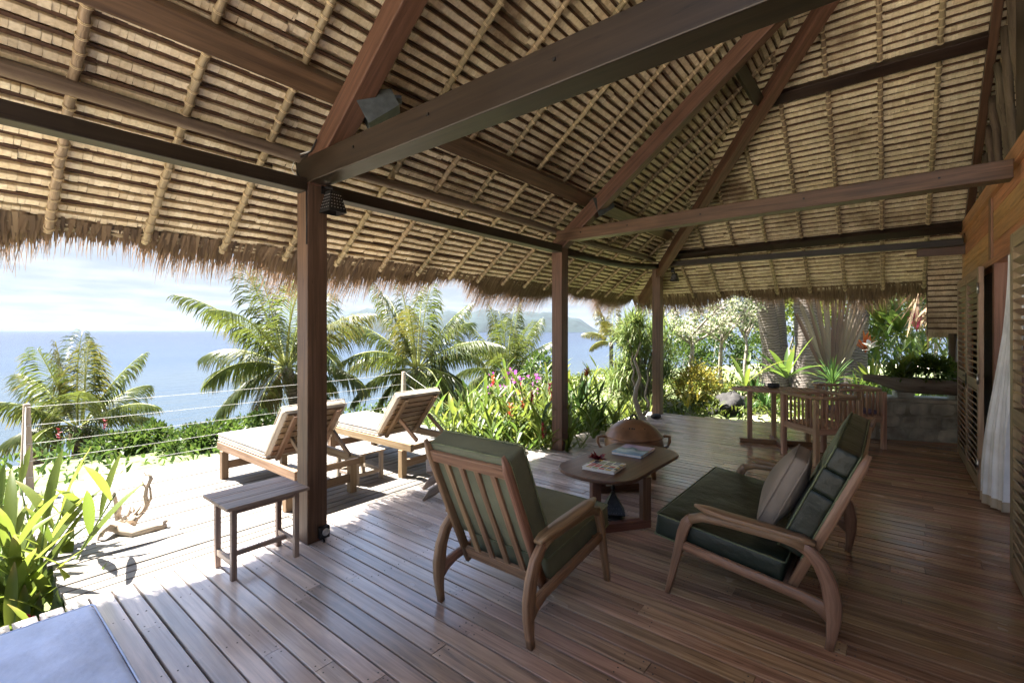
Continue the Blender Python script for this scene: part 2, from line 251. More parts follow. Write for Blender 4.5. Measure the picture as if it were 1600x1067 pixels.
# ------------------------------------------------------------ mesh builder
class MB:
    def __init__(s): s.v=[]; s.f=[]; s.uv=[]; s.sm=[]; s.mi=[]
    def face(s,idx,uvs,sm=False,mi=0): s.f.append(idx); s.uv.extend(uvs); s.sm.append(sm); s.mi.append(mi)
    def hexa(s,c,ax,ay,az,a0,a1,b0,b1,c0,c1,t=(1,1),mi=0):
        """box: ax is the grain axis; t scales the b,c size at a1"""
        i=len(s.v); L=[]
        for a in (a0,a1):
            k0,k1=(1,1) if a==a0 else t
            for b in (b0,b1):
                for d in (c0,c1):
                    s.v.append(c+ax*a+ay*(b*k0)+az*(d*k1)); L.append((a,b,d))
        o=(R.random()*3,R.random()*3)
        for q,(p,r) in (((0,1,3,2),(1,2)),((4,6,7,5),(1,2)),((0,4,5,1),(0,2)),((2,3,7,6),(0,2)),((0,2,6,4),(0,1)),((1,5,7,3),(0,1))):
            s.face(tuple(i+k for k in q),[(L[k][p]+o[0],L[k][r]+o[1]) for k in q],False,mi)
    def box(s,x0,x1,y0,y1,z0,z1,g='x',mi=0):
        X,Y,Z=V((1,0,0)),V((0,1,0)),V((0,0,1)); O=V((0,0,0))
        if g=='x': s.hexa(O,X,Y,Z,x0,x1,y0,y1,z0,z1,mi=mi)
        elif g=='y': s.hexa(O,Y,Z,X,y0,y1,z0,z1,x0,x1,mi=mi)
        else: s.hexa(O,Z,X,Y,z0,z1,x0,x1,y0,y1,mi=mi)
    def bar(s,p0,p1,w,h,up=(0,0,1),t=(1,1),mi=0):
        p0,p1,up=V(p0),V(p1),V(up); d=p1-p0; L=d.length; d.normalize()
        sd=d.cross(up)
        if sd.length<1e-5: sd=d.cross(V((1,0,0)))
        sd.normalize(); u=sd.cross(d)
        s.hexa(p0,d,sd,u,0,L,-w/2,w/2,-h/2,h/2,t,mi)
    def tube(s,pts,rs,n=8,cap=True,mi=0,sm=True,jit=0):
        pts=[V(p) for p in pts]; m=len(pts)
        if isinstance(rs,(int,float)): rs=[rs]*m
        i0=len(s.v); u=0; us=[]; prev=None
        for k in range(m):
            d=(pts[min(k+1,m-1)]-pts[max(k-1,0)])
            if d.length<1e-9: d=V((0,0,1))
            d.normalize()
            if prev is None:
                a=d.cross(V((0,0,1)))
                if a.length<1e-3: a=d.cross(V((1,0,0)))
            else: a=prev-d*prev.dot(d)
            a.normalize(); prev=a; b=d.cross(a)
            if k: u+=(pts[k]-pts[k-1]).length
            us.append(u)
            for j in range(n):
                th=2*math.pi*j/n; r=rs[k]*(1+R.uniform(-jit,jit))
                s.v.append(pts[k]+a*(r*math.cos(th))+b*(r*math.sin(th)))
        o=R.random()*3
        for k in range(m-1):
            for j in range(n):
                j2=(j+1)%n; A=i0+k*n
                c=2*math.pi*rs[k]/n
                s.face((A+j,A+j2,A+n+j2,A+n+j),[(us[k]+o,j*c),(us[k]+o,(j+1)*c),(us[k+1]+o,(j+1)*c),(us[k+1]+o,j*c)],sm,mi)
        if cap:
            s.face(tuple(i0+j for j in reversed(range(n))),[(o,j*.01) for j in range(n)],False,mi)
            A=i0+(m-1)*n; s.face(tuple(A+j for j in range(n)),[(o,j*.01) for j in range(n)],False,mi)
    def lathe(s,c,prof,n=24,ax=None,mi=0,sm=True):
        """prof: list of (r,z)"""
        c=V(c); i0=len(s.v)
        for r,z in prof:
            for j in range(n):
                th=2*math.pi*j/n; s.v.append(c+V((r*math.cos(th),r*math.sin(th),z)))
        for k in range(len(prof)-1):
            for j in range(n):
                j2=(j+1)%n; A=i0+k*n
                s.face((A+j,A+j2,A+n+j2,A+n+j),[(k*.05,j*.05),(k*.05,j*.05+.05),(k*.05+.05,j*.05+.05),(k*.05+.05,j*.05)],sm,mi)
        s.face(tuple(i0+j for j in reversed(range(n))),[(0,0)]*n,False,mi)
        A=i0+(len(prof)-1)*n; s.face(tuple(A+j for j in range(n)),[(0,0)]*n,False,mi)
    def sect(s,pts,ws,hs,side,mi=0,ch=.3):
        """rounded-rectangle section swept along pts; side = width direction"""
        pts=[V(p) for p in pts]; m=len(pts); side=V(side).normalized(); i0=len(s.v); u=0; us=[]
        for k in range(m):
            d=(pts[min(k+1,m-1)]-pts[max(k-1,0)]).normalized(); nn=side.cross(d).normalized()
            if k: u+=(pts[k]-pts[k-1]).length
            us.append(u); w,h=ws[k]/2,hs[k]/2; c=ch*min(w,h)
            for a,b in ((-w+c,-h),(w-c,-h),(w,-h+c),(w,h-c),(w-c,h),(-w+c,h),(-w,h-c),(-w,-h+c)):
                s.v.append(pts[k]+side*a+nn*b)
        o=R.random()*3; per=[0,.05,.06,.1,.11,.16,.17,.21,.22]
        for k in range(m-1):
            for j in range(8):
                j2=(j+1)%8; A=i0+k*8
                s.face((A+j,A+j2,A+8+j2,A+8+j),[(us[k]+o,per[j]),(us[k]+o,per[j+1]),(us[k+1]+o,per[j+1]),(us[k+1]+o,per[j])],True,mi)
        s.face(tuple(i0+j for j in reversed(range(8))),[(o,j*.01) for j in range(8)],False,mi)
        A=i0+(m-1)*8; s.face(tuple(A+j for j in range(8)),[(o,j*.01) for j in range(8)],False,mi)
    def prism(s,outline,o,ax,ay,az,t,mi=0,sm=False):
        """outline in (ax,ay), extruded along az by t"""
        o,ax,ay,az=V(o),V(ax),V(ay),V(az); n=len(outline); i=len(s.v)
        for d in (0,t):
            for x,y in outline: s.v.append(o+ax*x+ay*y+az*d)
        s.face(tuple(i+k for k in reversed(range(n))),[outline[k] for k in reversed(range(n))],False,mi)
        s.face(tuple(i+n+k for k in range(n)),[outline[k] for k in range(n)],False,mi)
        u=0
        for k in range(n):
            k2=(k+1)%n; L=math.dist(outline[k],outline[k2])
            s.face((i+k,i+k2,i+n+k2,i+n+k),[(u,0),(u+L,0),(u+L,t),(u,t)],sm,mi); u+=L
    def blade(s,p,d,nrm,L,w,droop=.3,seg=4,fold=.25,prof=None,rnd=None,mi=0,twist=0):
        """leaf: base p, direction d, face normal nrm"""
        p,d,nrm=V(p),V(d).normalized(),V(nrm); sd=d.cross(nrm)
        if sd.length<1e-4: sd=d.cross(V((.3,.5,.8)))
        sd.normalize(); i=len(s.v); rnd=R.random() if rnd is None else rnd
        q=p.copy(); st=L/seg; dd=d.copy()
        for k in range(seg+1):
            t=k/seg; ww=w*.5*(prof(t) if prof else (math.sin(math.pi*min(1,t*.93+.05))**.8))
            nn=sd.cross(dd)
            s.v.append(q-sd*ww+nn*(ww*fold)); s.v.append(q.copy()); s.v.append(q+sd*ww+nn*(ww*fold))
            q=q+dd*st; dd=(dd+V((0,0,-droop/seg*(.5+t)))).normalized()
        for k in range(seg):
            A=i+3*k; t0,t1=k/seg,(k+1)/seg
            s.face((A,A+1,A+4,A+3),[(rnd,t0),(rnd,t0),(rnd,t1),(rnd,t1)],True,mi)
            s.face((A+1,A+2,A+5,A+4),[(rnd,t0),(rnd,t0),(rnd,t1),(rnd,t1)],True,mi)
    def leaflet(s,p,d,nrm,L,w,rnd=None,mi=0):
        """cheap pointed leaf of two faces"""
        p,d=V(p),V(d).normalized(); sd=d.cross(V(nrm))
        if sd.length<1e-4: sd=d.cross(V((.3,.5,.8)))
        sd.normalize(); nn=sd.cross(d); i=len(s.v); rnd=R.random() if rnd is None else rnd
        s.v+= [p, p+d*(L*.45)-sd*(w*.5)+nn*(.1*L), p+d*L-V((0,0,.12*L)), p+d*(L*.45)+sd*(w*.5)+nn*(.1*L)]
        s.face((i,i+1,i+2),[(rnd,0),(rnd,.5),(rnd,1)],False,mi); s.face((i,i+2,i+3),[(rnd,0),(rnd,1),(rnd,.5)],False,mi)
    def strip(s,pts,ws,sd,rnd,mi=0):
        i=len(s.v); sd=V(sd)
        for p,w in zip(pts,ws): s.v.append(p-sd*(w/2)); s.v.append(p+sd*(w/2))
        for k in range(len(pts)-1):
            A=i+2*k; t0=k/(len(pts)-1); s.face((A,A+1,A+3,A+2),[(rnd,t0),(rnd,t0),(rnd,t0+.3),(rnd,t0+.3)],True,mi)
    def mesh(s,name,mats):
        me=bpy.data.meshes.new(name); me.from_pydata([tuple(v) for v in s.v],[],s.f)
        ul=me.uv_layers.new(name='UVMap'); flat=[x for q in s.uv for x in q]; ul.data.foreach_set('uv',flat)
        me.polygons.foreach_set('use_smooth',s.sm); me.polygons.foreach_set('material_index',s.mi)
        for m in (mats if isinstance(mats,(list,tuple)) else [mats]): me.materials.append(MT[m])
        me.update(); return me
    def build(s,name,mats,parent=None,bevel=0,kind=None,shift=None):
        o=bpy.data.objects.new(name,s.mesh(name,mats)); COL.objects.link(o)
        if parent is not None: o.parent=parent
        if shift is not None: o.location=shift
        if bevel:
            b=o.modifiers.new('edge','BEVEL'); b.width=bevel; b.segments=2; b.limit_method='ANGLE'
        if kind: o['kind']=kind
        return o
def thing(name,label,cat,loc=(0,0,0),rz=0,group=None):
    o=bpy.data.objects.new(name,None); COL.objects.link(o); o.location=loc; o.rotation_euler=(0,0,rz); o.empty_display_size=.1
    return tag(o,label,cat,group)
def tag(o,label,cat,group=None):
    o['label']=label; o['category']=cat
    if group: o['group']=group
    return o
def struct(name):
    o=bpy.data.objects.new(name,None); COL.objects.link(o); o['kind']='structure'; return o
def copy_tree(o,parent=None):
    c=o.copy(); COL.objects.link(c); c.parent=parent
    for ch in list(o.children): copy_tree(ch,c)
    return c
def lin(a,b,n): return [a+(b-a)*i/(n-1) for i in range(n)]
X_,Y_,Z_=V((1,0,0)),V((0,1,0)),V((0,0,1))
def cushion(w,d,h,r=.035,puff=.12,nb=4,sag=None):
    """rounded cushion centred at the origin: w along x, d along y, h along z"""
    m=MB(); hx,hy,hz=w/2,d/2,h/2; r=min(r,hx*.9,hy*.9,hz*.9)
    def ax(hh,k): 
        e=[-hh+r*(1-math.cos(a)) for a in lin(0,math.pi/2,nb)]
        return e+[x for x in lin(-hh+r,hh-r,k)[1:-1]]+[-x for x in reversed(e)]
    xs,ys,zs=ax(hx,10),ax(hy,10),ax(hz,4)
    def P(x,y,z):
        q=V((max(-hx+r,min(hx-r,x)),max(-hy+r,min(hy-r,y)),max(-hz+r,min(hz-r,z)))); e=V((x,y,z))-q
        if e.length>1e-9: e=e.normalized()*r
        p=q+e; k=(1-(x/hx)**2)*(1-(y/hy)**2); p.z+=puff*h*k*(1 if z>0 else -1)*min(1,abs(z)/hz)
        if sag: p=sag(p)
        return p
    def grid(A,B,fn,flip):
        i=len(m.v); na,nb_=len(A),len(B)
        for a in A:
            for b in B: m.v.append(fn(a,b))
        for p in range(na-1):
            for q in range(nb_-1):
                f=(i+p*nb_+q,i+(p+1)*nb_+q,i+(p+1)*nb_+q+1,i+p*nb_+q+1); u=[(A[p],B[q]),(A[p+1],B[q]),(A[p+1],B[q+1]),(A[p],B[q+1])]
                if flip: f=f[::-1]; u=u[::-1]
                m.face(f,u,True)
    grid(xs,ys,lambda a,b:P(a,b,hz),False); grid(xs,ys,lambda a,b:P(a,b,-hz),True)
    grid(xs,zs,lambda a,b:P(a,-hy,b),False); grid(xs,zs,lambda a,b:P(a,hy,b),True)
    grid(ys,zs,lambda a,b:P(-hx,a,b),True); grid(ys,zs,lambda a,b:P(hx,a,b),False)
    # piping loops
    pm=MB(); c=r*.7
    for sg in (1,-1):
        z=sg*(hz-r*.3); L=[]
        for cx,cy,a0 in ((hx-c,hy-c,0),(-hx+c,hy-c,90),(-hx+c,-hy+c,180),(hx-c,-hy+c,270)):
            for a in (0,30,60,90): L.append(V((cx+c*math.cos(rad(a0+a)),cy+c*math.sin(rad(a0+a)),z)))
        L.append(L[0]); 
        if sag: L=[sag(p) for p in L]
        pm.tube(L,.0045,5,cap=False)
    return m,pm
def place(o,loc,rot): o.location=loc; o.rotation_euler=rot; return o
# ============================================================ setting: sea, ground, hills, haze
SEA=-3.2
def ss(x): x=max(0,min(1,x)); return x*x*(3-2*x)
def gz(x,y):
    e=max(0,y-7.2)+max(0,x-15)*.22+max(0,-x-6)*.2
    z=-.45-4.2*ss(e/24)+.12*math.sin(x*.9)*math.cos(y*.7)
    if x>8.7: z+=.25*ss((x-8.7)/1.5)*(1-ss(e/6))
    return z
def fixed(name,verts,faces,mat,smooth=True,kind='structure'):
    me=bpy.data.meshes.new(name); me.from_pydata(verts,[],faces); me.polygons.foreach_set('use_smooth',[smooth]*len(faces)); me.materials.append(MT[mat])
    o=bpy.data.objects.new(name,me); COL.objects.link(o); o['kind']=kind; return o
def sheet(name,xs,ys,fz,mat):
    v=[(x,y,fz(x,y)) for x in xs for y in ys]; n=len(ys)
    f=[(i*n+j,(i+1)*n+j,(i+1)*n+j+1,i*n+j+1) for i in range(len(xs)-1) for j in range(n-1)]
    return fixed(name,v,f,mat)
sheet('ground',lin(-40,130,150),lin(-60,60,120),gz,'ground')
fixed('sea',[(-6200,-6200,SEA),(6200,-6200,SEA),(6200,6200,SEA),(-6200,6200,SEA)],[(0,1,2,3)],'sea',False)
FW=V((math.cos(YAW),math.sin(YAW),0)); RT=V((math.sin(YAW),-math.cos(YAW),0))
def ridge(name,prof,dist,depth,mat,rough):
    """a hill range: prof = list of (bearing offset/731, height m); a real mass with depth"""
    rr=random.Random(5); n=90; rows=14; xs=lin(prof[0][0],prof[-1][0],n); v=[]
    def H(x):
        for (a,ha),(b,hb) in zip(prof,prof[1:]):
            if a<=x<=b: return ha+(hb-ha)*ss((x-a)/(b-a))*1.0
        return 0
    ph=[rr.uniform(0,6) for _ in range(8)]
    for i,x in enumerate(xs):
        for j in range(rows):
            t=j/(rows-1); d=dist+depth*(t-.5)
            h=H(x)*math.sin(math.pi*t)**.7
            h*=1+rough*(math.sin(i*.55+ph[0]+t*4)+.6*math.sin(i*1.3+ph[1]-t*7)+.4*math.sin(i*2.9+ph[2]+t*9))*.35
            p=FW*d+RT*(x*d); v.append((p.x,p.y,SEA-.5+h*1.0+rr.uniform(-.3,.3)*rough*h*.1))
    f=[(i*rows+j,(i+1)*rows+j,(i+1)*rows+j+1,i*rows+j+1) for i in range(n-1) for j in range(rows-1)]
    return fixed(name,v,f,mat)
def pb(px): return (px-800)/731.
D1=1300.; k1=D1/731
ridge('headland_hill',[(pb(495),0),(pb(520),20*k1),(pb(560),34*k1),(pb(585),35*k1),(pb(640),28*k1),(pb(720),32*k1),(pb(770),34*k1),(pb(800),29*k1),(pb(850),32*k1),(pb(900),22*k1),(pb(940),2),(pb(965),0)],D1,420,'hill',.14)
D2=4600.; k2=D2/731
ridge('far_mountains',[(pb(-500),3*k2),(pb(-200),12*k2),(pb(20),14*k2),(pb(90),12*k2),(pb(130),9*k2),(pb(200),9*k2),(pb(260),5*k2),(pb(330),8*k2),(pb(430),11*k2),(pb(560),9*k2),(pb(700),3*k2)],D2,900,'farhill',.2)
def haze():
    z0,z1,a=SEA-2,140,6600
    v=[(x,y,z) for z in (z0,z1) for x in (-a,a) for y in (-a,a)]
    o=fixed('haze',v,[(0,2,3,1),(4,5,7,6),(0,1,5,4),(2,6,7,3),(0,4,6,2),(1,3,7,5)],'rock',False,'stuff')
    m=bpy.data.materials.new('pale_air'); m.use_nodes=True; nt=m.node_tree; nt.nodes.clear()
    out=nd(nt,'ShaderNodeOutputMaterial'); p=nd(nt,'ShaderNodeVolumePrincipled'); p.inputs['Color'].default_value=(.3,.4,.56,1); p.inputs['Density'].default_value=.00008; p.inputs['Anisotropy'].default_value=.2
    nt.links.new(p.outputs[0],out.inputs['Volume'])
    import bmesh
    bm=bmesh.new(); bm.from_mesh(o.data); bmesh.ops.recalc_face_normals(bm,faces=bm.faces[:]); bm.to_mesh(o.data); bm.free(); o.data.materials.clear(); o.data.materials.append(m)
haze()

# ------------------------------------------------------------ floor
FL=struct('floor')
def farx(y):  # curved far edge of the floor
    return 8.3+.4*ss((3.45-y)/2.2) if y>.3 else 8.7
def floor():
    x=-1.45; w=.1; k=0
    m=MB(); m.box(-3.2,8.2,-.98,3.42,-.2,-.03); m.build('joist_base','subfloor',FL)
    nails=MB()
    while x<8.66:
        y0,y1=-.985,3.5
        xc=x+w/2
        if xc>8.29:
            y1=3.45-2.2*min(1,max(0,((xc-8.3)/.4)))**.6
        y=y0; first=R.uniform(.35,2.1); L=[y0]
        yy=y0+first
        while yy<y1-.35: L.append(yy); yy+=R.uniform(1.5,2.4)
        L.append(y1)
        for a,b in zip(L,L[1:]):
            m=MB(); dz=R.uniform(-.0016,.0016); g=.005
            # chamfered board
            i=len(m.v); o=(R.random()*3,R.random()*3); c=.0025
            prof=[(x+g,-.022),(x+w-g,-.022),(x+w-g,-c),(x+w-g-c,0),(x+g+c,0),(x+g,-c)]
            m.prism([(p[0]-x,p[1]) for p in prof],(x,a+.0012,dz),X_,Z_,Y_,b-a-.0024)
            # uv along y for grain
            m.uv=[]; 
            for f in m.f:
                for q in f:
                    vv=m.v[q]; m.uv.append((vv.y+o[0],vv.x+vv.z+o[1]))
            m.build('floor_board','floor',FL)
            if x<4.6:
                for e,s in ((a,.03),(b,-.03)):
                    if y0+.1<e<y1+.01:
                        for q in (.025,.075): nails.lathe((x+q+R.uniform(-.004,.004),e+s+R.uniform(-.006,.006),dz-.001),[(.0042,0),(.0042,.0014)],6)
        if x<4.2:
            for yn in (.2,.95,1.7,2.45,3.1,3.42):
                for q in (.03,.072): nails.lathe((x+q+R.uniform(-.005,.005),yn+R.uniform(-.01,.01),-.001),[(.0038,0),(.0038,.0018)],6)
        x+=w; k+=1
    nails.build('nail_head','iron',FL,kind='stuff')
floor()
# ------------------------------------------------------------ sun deck
DK=struct('deck'); DZ=-.012
def deck():
    m=MB(); m.box(.55,4.85,3.55,6.2,-.3,DZ-.03); m.build('joist_base','subfloor',DK)
    m=MB(); m.box(.45,4.95,6.262,6.3,-.25,DZ+.004); m.build('edge_board','deck',DK)
    y=3.512; k=0
    while y<6.24:
        w=.0985; L=[.47+R.uniform(-.012,.012)]; xx=.47+R.choice((.7,1.3,2.1,2.7))+R.uniform(-.1,.1)
        while xx<4.5: L.append(xx); xx+=R.uniform(1.5,2.4)
        L.append(4.93+R.uniform(-.01,.01))
        for a,b in zip(L,L[1:]):
            m=MB(); dz=DZ+R.uniform(-.003,.003); g=R.uniform(.0045,.0075); c=.003
            m.prism([(g,-.026),(w-g,-.026),(w-g,-c),(w-g-c,0),(g+c,0),(g,-c)],(a+.003,y,dz),Y_,Z_,X_,b-a-.006)
            o=(R.random()*3,R.random()*3); m.uv=[(m.v[q].x+o[0],m.v[q].y+m.v[q].z+o[1]) for f in m.f for q in f]
            m.build('deck_board','deck',DK)
        y+=w; k+=1
deck()

# ============================================================ pavilion
PV=thing('pavilion','open-sided wooden pavilion with a high hipped roof of dry palm thatch','pavilion')
RX=8.15; K=.78; AL=math.atan(K); CA,SA=math.cos(AL),math.sin(AL)
def zr(y): return 2.91-K*(y-3.2)
def thatch_strip(O,ex,up,nn,s,x0,x1,root):
    m=MB(); x=x0+R.uniform(-.02,0)
    while x<x1-.01:
        pl=min(R.uniform(1.0,1.9),x1-x); ds=R.uniform(-.009,.009); dn=R.uniform(-.004,.006); tl=R.uniform(-.05,.05); tone=R.random()
        xe=x+pl
        p0=O+ex*x+up*(s+ds+.024)+nn*(dn+.02); p1=O+ex*xe+up*(s+ds+.024+tl*.1)+nn*(dn+.02)
        m.bar(p0,p1,.02,.016,nn,mi=1)
        q=x
        while q<xe-.004:
            lw=min(R.uniform(.024,.062),xe-q); g=R.choice((.0003,.0003,.0005,.0008,.0016)); rnd=tone*.4+R.random()*.6
            jn=R.uniform(-.0013,.0013); js=R.uniform(-.0016,.0016)+tl*.1*(q-x)/pl
            i=len(m.v)
            for (a,n) in ((.0125,.03),(.0125,-.0085),(.0095,-.0118),(-.03,-.0085),(-.0335,-.003),(-.036,.024),(-.1,.07)):
                wv=0 if a>-.03 else R.uniform(-.004,.004)
                for xx in (q+g,q+lw-g): m.v.append(O+ex*xx+up*(s+ds+a+js)+nn*(n+dn+jn+wv))
            for k in range(6):
                A=i+2*k; m.face((A,A+1,A+3,A+2),[(rnd,k/6),(rnd,k/6),(rnd,k/6+.16),(rnd,k/6+.16)],False)
            q+=lw
        x=xe
    if m.f: m.build('thatch_row',['thatch','batten'],root)
def roof():
    RF=MB()
    # outer thatch mass: front, end, back slopes above the rows
    def off(p,n,d): return V(p)+V(n)*d
    nF,nE=V((0,SA,CA)),V((SA,0,CA))
    ry=-2.6; zt=zr(ry)   # ridge
    xr=RX+(ry-3.2)       # ridge end
    E0=4.13
    a=V((-1.35,E0,zr(E0))); b=V((RX+E0-3.2,E0,zr(E0))); c=V((xr,ry,zt)); d=V((-1.35,ry,zt))
    e=V((RX+E0-3.2,2*ry-E0,zr(E0))); f=V((-1.35,2*ry-E0,zr(E0)))
    for lo,hi in ((.06,.2),):
        pts=[]
        for dz in (lo,hi):
            for p in (a,b,c,d,e,f): pts.append(p+V((0,0,dz/CA)))
        i=len(RF.v); RF.v+=pts
        for o in (0,6):
            for q in ((0,1,2,3),(1,4,2),(3,2,4,5)): RF.face(tuple(i+o+k for k in q),[(.1*k,.3) for k in range(len(q))])
        for p,q in ((0,1),(1,4),(4,5)): RF.face((i+p,i+q,i+6+q,i+6+p),[(0,0)]*4)
    root=RF.build('roof','thatch',PV)
    ST=.081
    n=int(7.3/ST)
    for k in range(n):
        s=k*ST+.02; y=4.15-s*CA; xh=RX+(y-3.2)+.03
        if y<-1.0: break
        x0=-1.3
        thatch_strip(V((0,4.15,zr(4.15))),X_,V((0,-CA,SA)),nF,s,x0,xh,root)
    for k in range(n):
        s=k*ST+.02; x=9.1-s*CA; yh=x-RX+3.2+.03
        if x<4.6: break
        thatch_strip(V((9.1,0,zr(4.15))),Y_,V((-CA,0,SA)),nE,s,-1.3,yh,root)
    # reed rafters with twine bindings
    def reed(p0,up,nn,side,L):
        m=MB(); n_=max(3,int(L/.081)); pts=[]; rs=[]
        for k in range(n_*2+1):
            s=k*.0405
            if s>L: break
            pts.append(p0+up*s+nn*(-.039+R.uniform(-.003,.003))+side*R.uniform(-.004,.004)); rs.append(.0245 if k%2 else .022)
        m.tube(pts,rs,9,jit=.1)
        for k in range(1,len(pts)-1,2):
            q=pts[k]
            for o in (-.004,.004):
                ring=[q+up*(o+.004*math.sin(6.28*j/9))+side*(.0275*math.cos(6.28*j/9))+nn*(.0275*math.sin(6.28*j/9)) for j in range(10)]
                m.tube(ring,.0028,4,cap=False,mi=1)
        m.build('reed_rafter',['bundle','twine'],root)
    for k in range(-3,17):
        x=.46+.495*k
        y_end=max(-.9,x-RX+3.25)
        if x>8.4: break
        reed(V((x,4.17,zr(4.17))),V((0,-CA,SA)),nF,X_,(4.17-y_end)/CA)
    for k in range(0,9):
        y=-.86+.47*k
        xe=max(4.7,RX+(y-3.2)-.05)
        reed(V((9.12,y,zr(4.17))),V((-CA,0,SA)),nE,Y_,(9.12-xe)/CA)
    # frayed eave fringe
    m=MB()
    def fringe(p,along,out,L,w,bend):
        d=(out*CA*.8+V((0,0,-.62))).normalized(); d=(d+along*R.uniform(-.16,.16)).normalized()
        pts=[]; q=V(p); nseg=4
        for k in range(nseg+1):
            pts.append(q.copy()); q=q+d*(L/nseg); d=(d+V((0,0,-bend))+along*R.uniform(-.1,.1)).normalized()
        m.strip(pts,[w,w*1.0,w*.8,w*.5,w*.16],along,R.random())
    def edge(p0,p1,out):
        p0,p1=V(p0),V(p1); al=(p1-p0).normalized(); L=(p1-p0).length
        for lay,(dens,l0,l1,w0,w1) in enumerate(((150,.2,.34,.014,.03),(150,.22,.38,.012,.026),(180,.3,.48,.007,.015),(340,.42,.7,.0045,.0095),(80,.15,.26,.014,.035),(260,.38,.66,.0045,.009))):
            for i in range(int(L*dens)):
                u=R.uniform(0,L); b=p0+al*u+V((0,0,.015+.04*(lay%4)/CA+R.uniform(-.01,.02)))-out*R.uniform(0,.05)
                wob=.8+.3*math.sin(u*2.1)+.15*math.sin(u*5.3+1)
                fringe(b,al,out,R.uniform(l0,l1)*min(1.1,wob+.1),R.uniform(w0,w1),R.uniform(.04,.3))
    edge((-1.3,4.12,zr(4.12)),(RX+.93,4.12,zr(4.12)),Y_)
    edge((9.07,4.13,zr(4.12)),(9.07,-1.3,zr(4.12)),X_)
    m.build('eave_fringe','fringe',root,kind='stuff')
    # eave lath
    m=MB(); m.bar((-1.3,4.15,zr(4.15)-.01),(9.05,4.15,zr(4.15)-.01),.03,.02,(0,SA,CA)); m.build('eave_lath','bundle',root)
    m=MB(); m.bar((9.1,-1.3,zr(4.15)-.01),(9.1,4.1,zr(4.15)-.01),.03,.02,(SA,0,CA)); m.build('eave_lath','bundle',root)
roof()
def frame():
    nF,nE=V((0,SA,CA)),V((SA,0,CA))
    def one(name,mat,p0,p1,w,h,up=(0,0,1),bev=.006,t=(1,1)):
        m=MB(); m.bar(p0,p1,w,h,up,t); return m.build(name,mat,PV,bev)
    # posts
    for x,z in ((1.72,2.53),(4.98,2.56),(8.18,2.6)):
        m=MB(); m.box(x-.074,x+.074,3.165,3.315,0,z,'z'); m.build('post','post',PV,.006)
    # tie beams
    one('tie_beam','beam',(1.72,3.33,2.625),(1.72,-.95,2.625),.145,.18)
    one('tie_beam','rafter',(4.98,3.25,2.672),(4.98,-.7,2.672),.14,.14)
    m=MB()
    # bolts on the beams
    for x,z,ys in ((1.644,2.64,(2.6,1.9,1.1,.4)),(4.908,2.68,(2.9,2.3,1.5,.6,-.3))):
        for y in ys: m=MB(); m.bar((x+.004,y,z),(x-.004,y,z),.014,.014); m.build('bolt','iron',PV)
    # wall plates along the eave: boards between posts
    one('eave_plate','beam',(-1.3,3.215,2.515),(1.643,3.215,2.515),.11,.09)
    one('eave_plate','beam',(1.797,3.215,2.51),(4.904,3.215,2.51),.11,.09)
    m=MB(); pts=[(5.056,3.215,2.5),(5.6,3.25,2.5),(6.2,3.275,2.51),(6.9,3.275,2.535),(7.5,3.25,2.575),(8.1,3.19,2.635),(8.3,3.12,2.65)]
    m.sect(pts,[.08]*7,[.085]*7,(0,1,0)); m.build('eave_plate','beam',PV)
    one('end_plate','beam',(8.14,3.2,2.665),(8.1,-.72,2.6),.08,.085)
    one('end_board','rafter',(8.22,-.28,2.54),(8.2,-.76,2.53),.05,.14)
    # purlins
    pF=V((0,2.85,3.06)); 
    one('purlin','rafter',(-1.3,2.85,3.075),(7.72,2.85,3.075),.15,.085,nF)
    m=MB(); m.tube([(x,3.29+.012*math.sin(x*2.3),2.745+.012*math.sin(x*1.7+1)) for x in lin(-1.3,8.15,24)],[.04+.005*math.sin(i*1.9) for i in range(24)],10); m.build('purlin_pole','pole',PV)
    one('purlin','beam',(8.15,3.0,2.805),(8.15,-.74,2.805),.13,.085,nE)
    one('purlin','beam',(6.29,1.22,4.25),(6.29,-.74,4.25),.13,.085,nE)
    # principal rafters and hip
    for x,mt in ((1.72,'rafter'),(4.98,'rafter')):
        y0,y1=3.3,-1.0
        zc=lambda y: 2.6-K*(y-3.2)
        one('principal_rafter',mt,(x,y0,zc(y0)),(x,y1,zc(y1)),.136 if x<3 else .126,.165,nF)
    h0=V((8.72,3.77,2.655-K*(3.77-3.06)-.02)); h1=V((4.3,-.65,2.655+K*(3.06+.65)-.02)); up=V((SA*.7,SA*.7,CA))
    one('hip_rafter','rafter',h0,h1,.13,.15,up)
    one('strut','beam',(5.05,1.2,4.19),(6.22,1.2,4.19),.1,.13,nF)
    # cable along post and rafter
    m=MB(); m.tube([(1.642,3.17,2.1),(1.64,3.17,2.5),(1.635,3.29,2.62),(1.64,3.32,2.72),(1.637,3.1,2.73),(1.637,3.02,2.79)],.005,6); m.build('cable','iron',PV)
    m=MB(); m.tube([(1.637,3.3,2.6),(1.63,3.36,2.66),(1.635,3.3,2.75),(1.637,3.12,2.735)],.004,6); m.build('cable','wire',PV)
    # --- wall of the house
    WY=-.72
    wl=struct('wall'); 
    def bx(nm,mt,x0,x1,y0,y1,z0,z1,g='x',par=wl,bev=.003):
        m=MB(); m.box(x0,x1,y0,y1,z0,z1,g); return m.build(nm,mt,par,bev)
    z=2.165
    for i in range(4):   # planks over the doors
        zz=z+i*.14
        for a,b in ((6.25,8.5),(2.5,6.13)): bx('wall_plank','wall',a,b,WY-.06+R.uniform(-.002,.002),WY-.022,zz+.003,zz+.137)
    bx('wall_trim','door',6.13,6.25,WY-.06,WY-.004,2.15,2.72,'z')
    bx('wall_plate','wall',2.5,8.52,WY-.08,WY+.012,2.725,2.86)
    bx('door_head','wall',2.5,8.5,WY-.17,WY-.006,2.1,2.16)
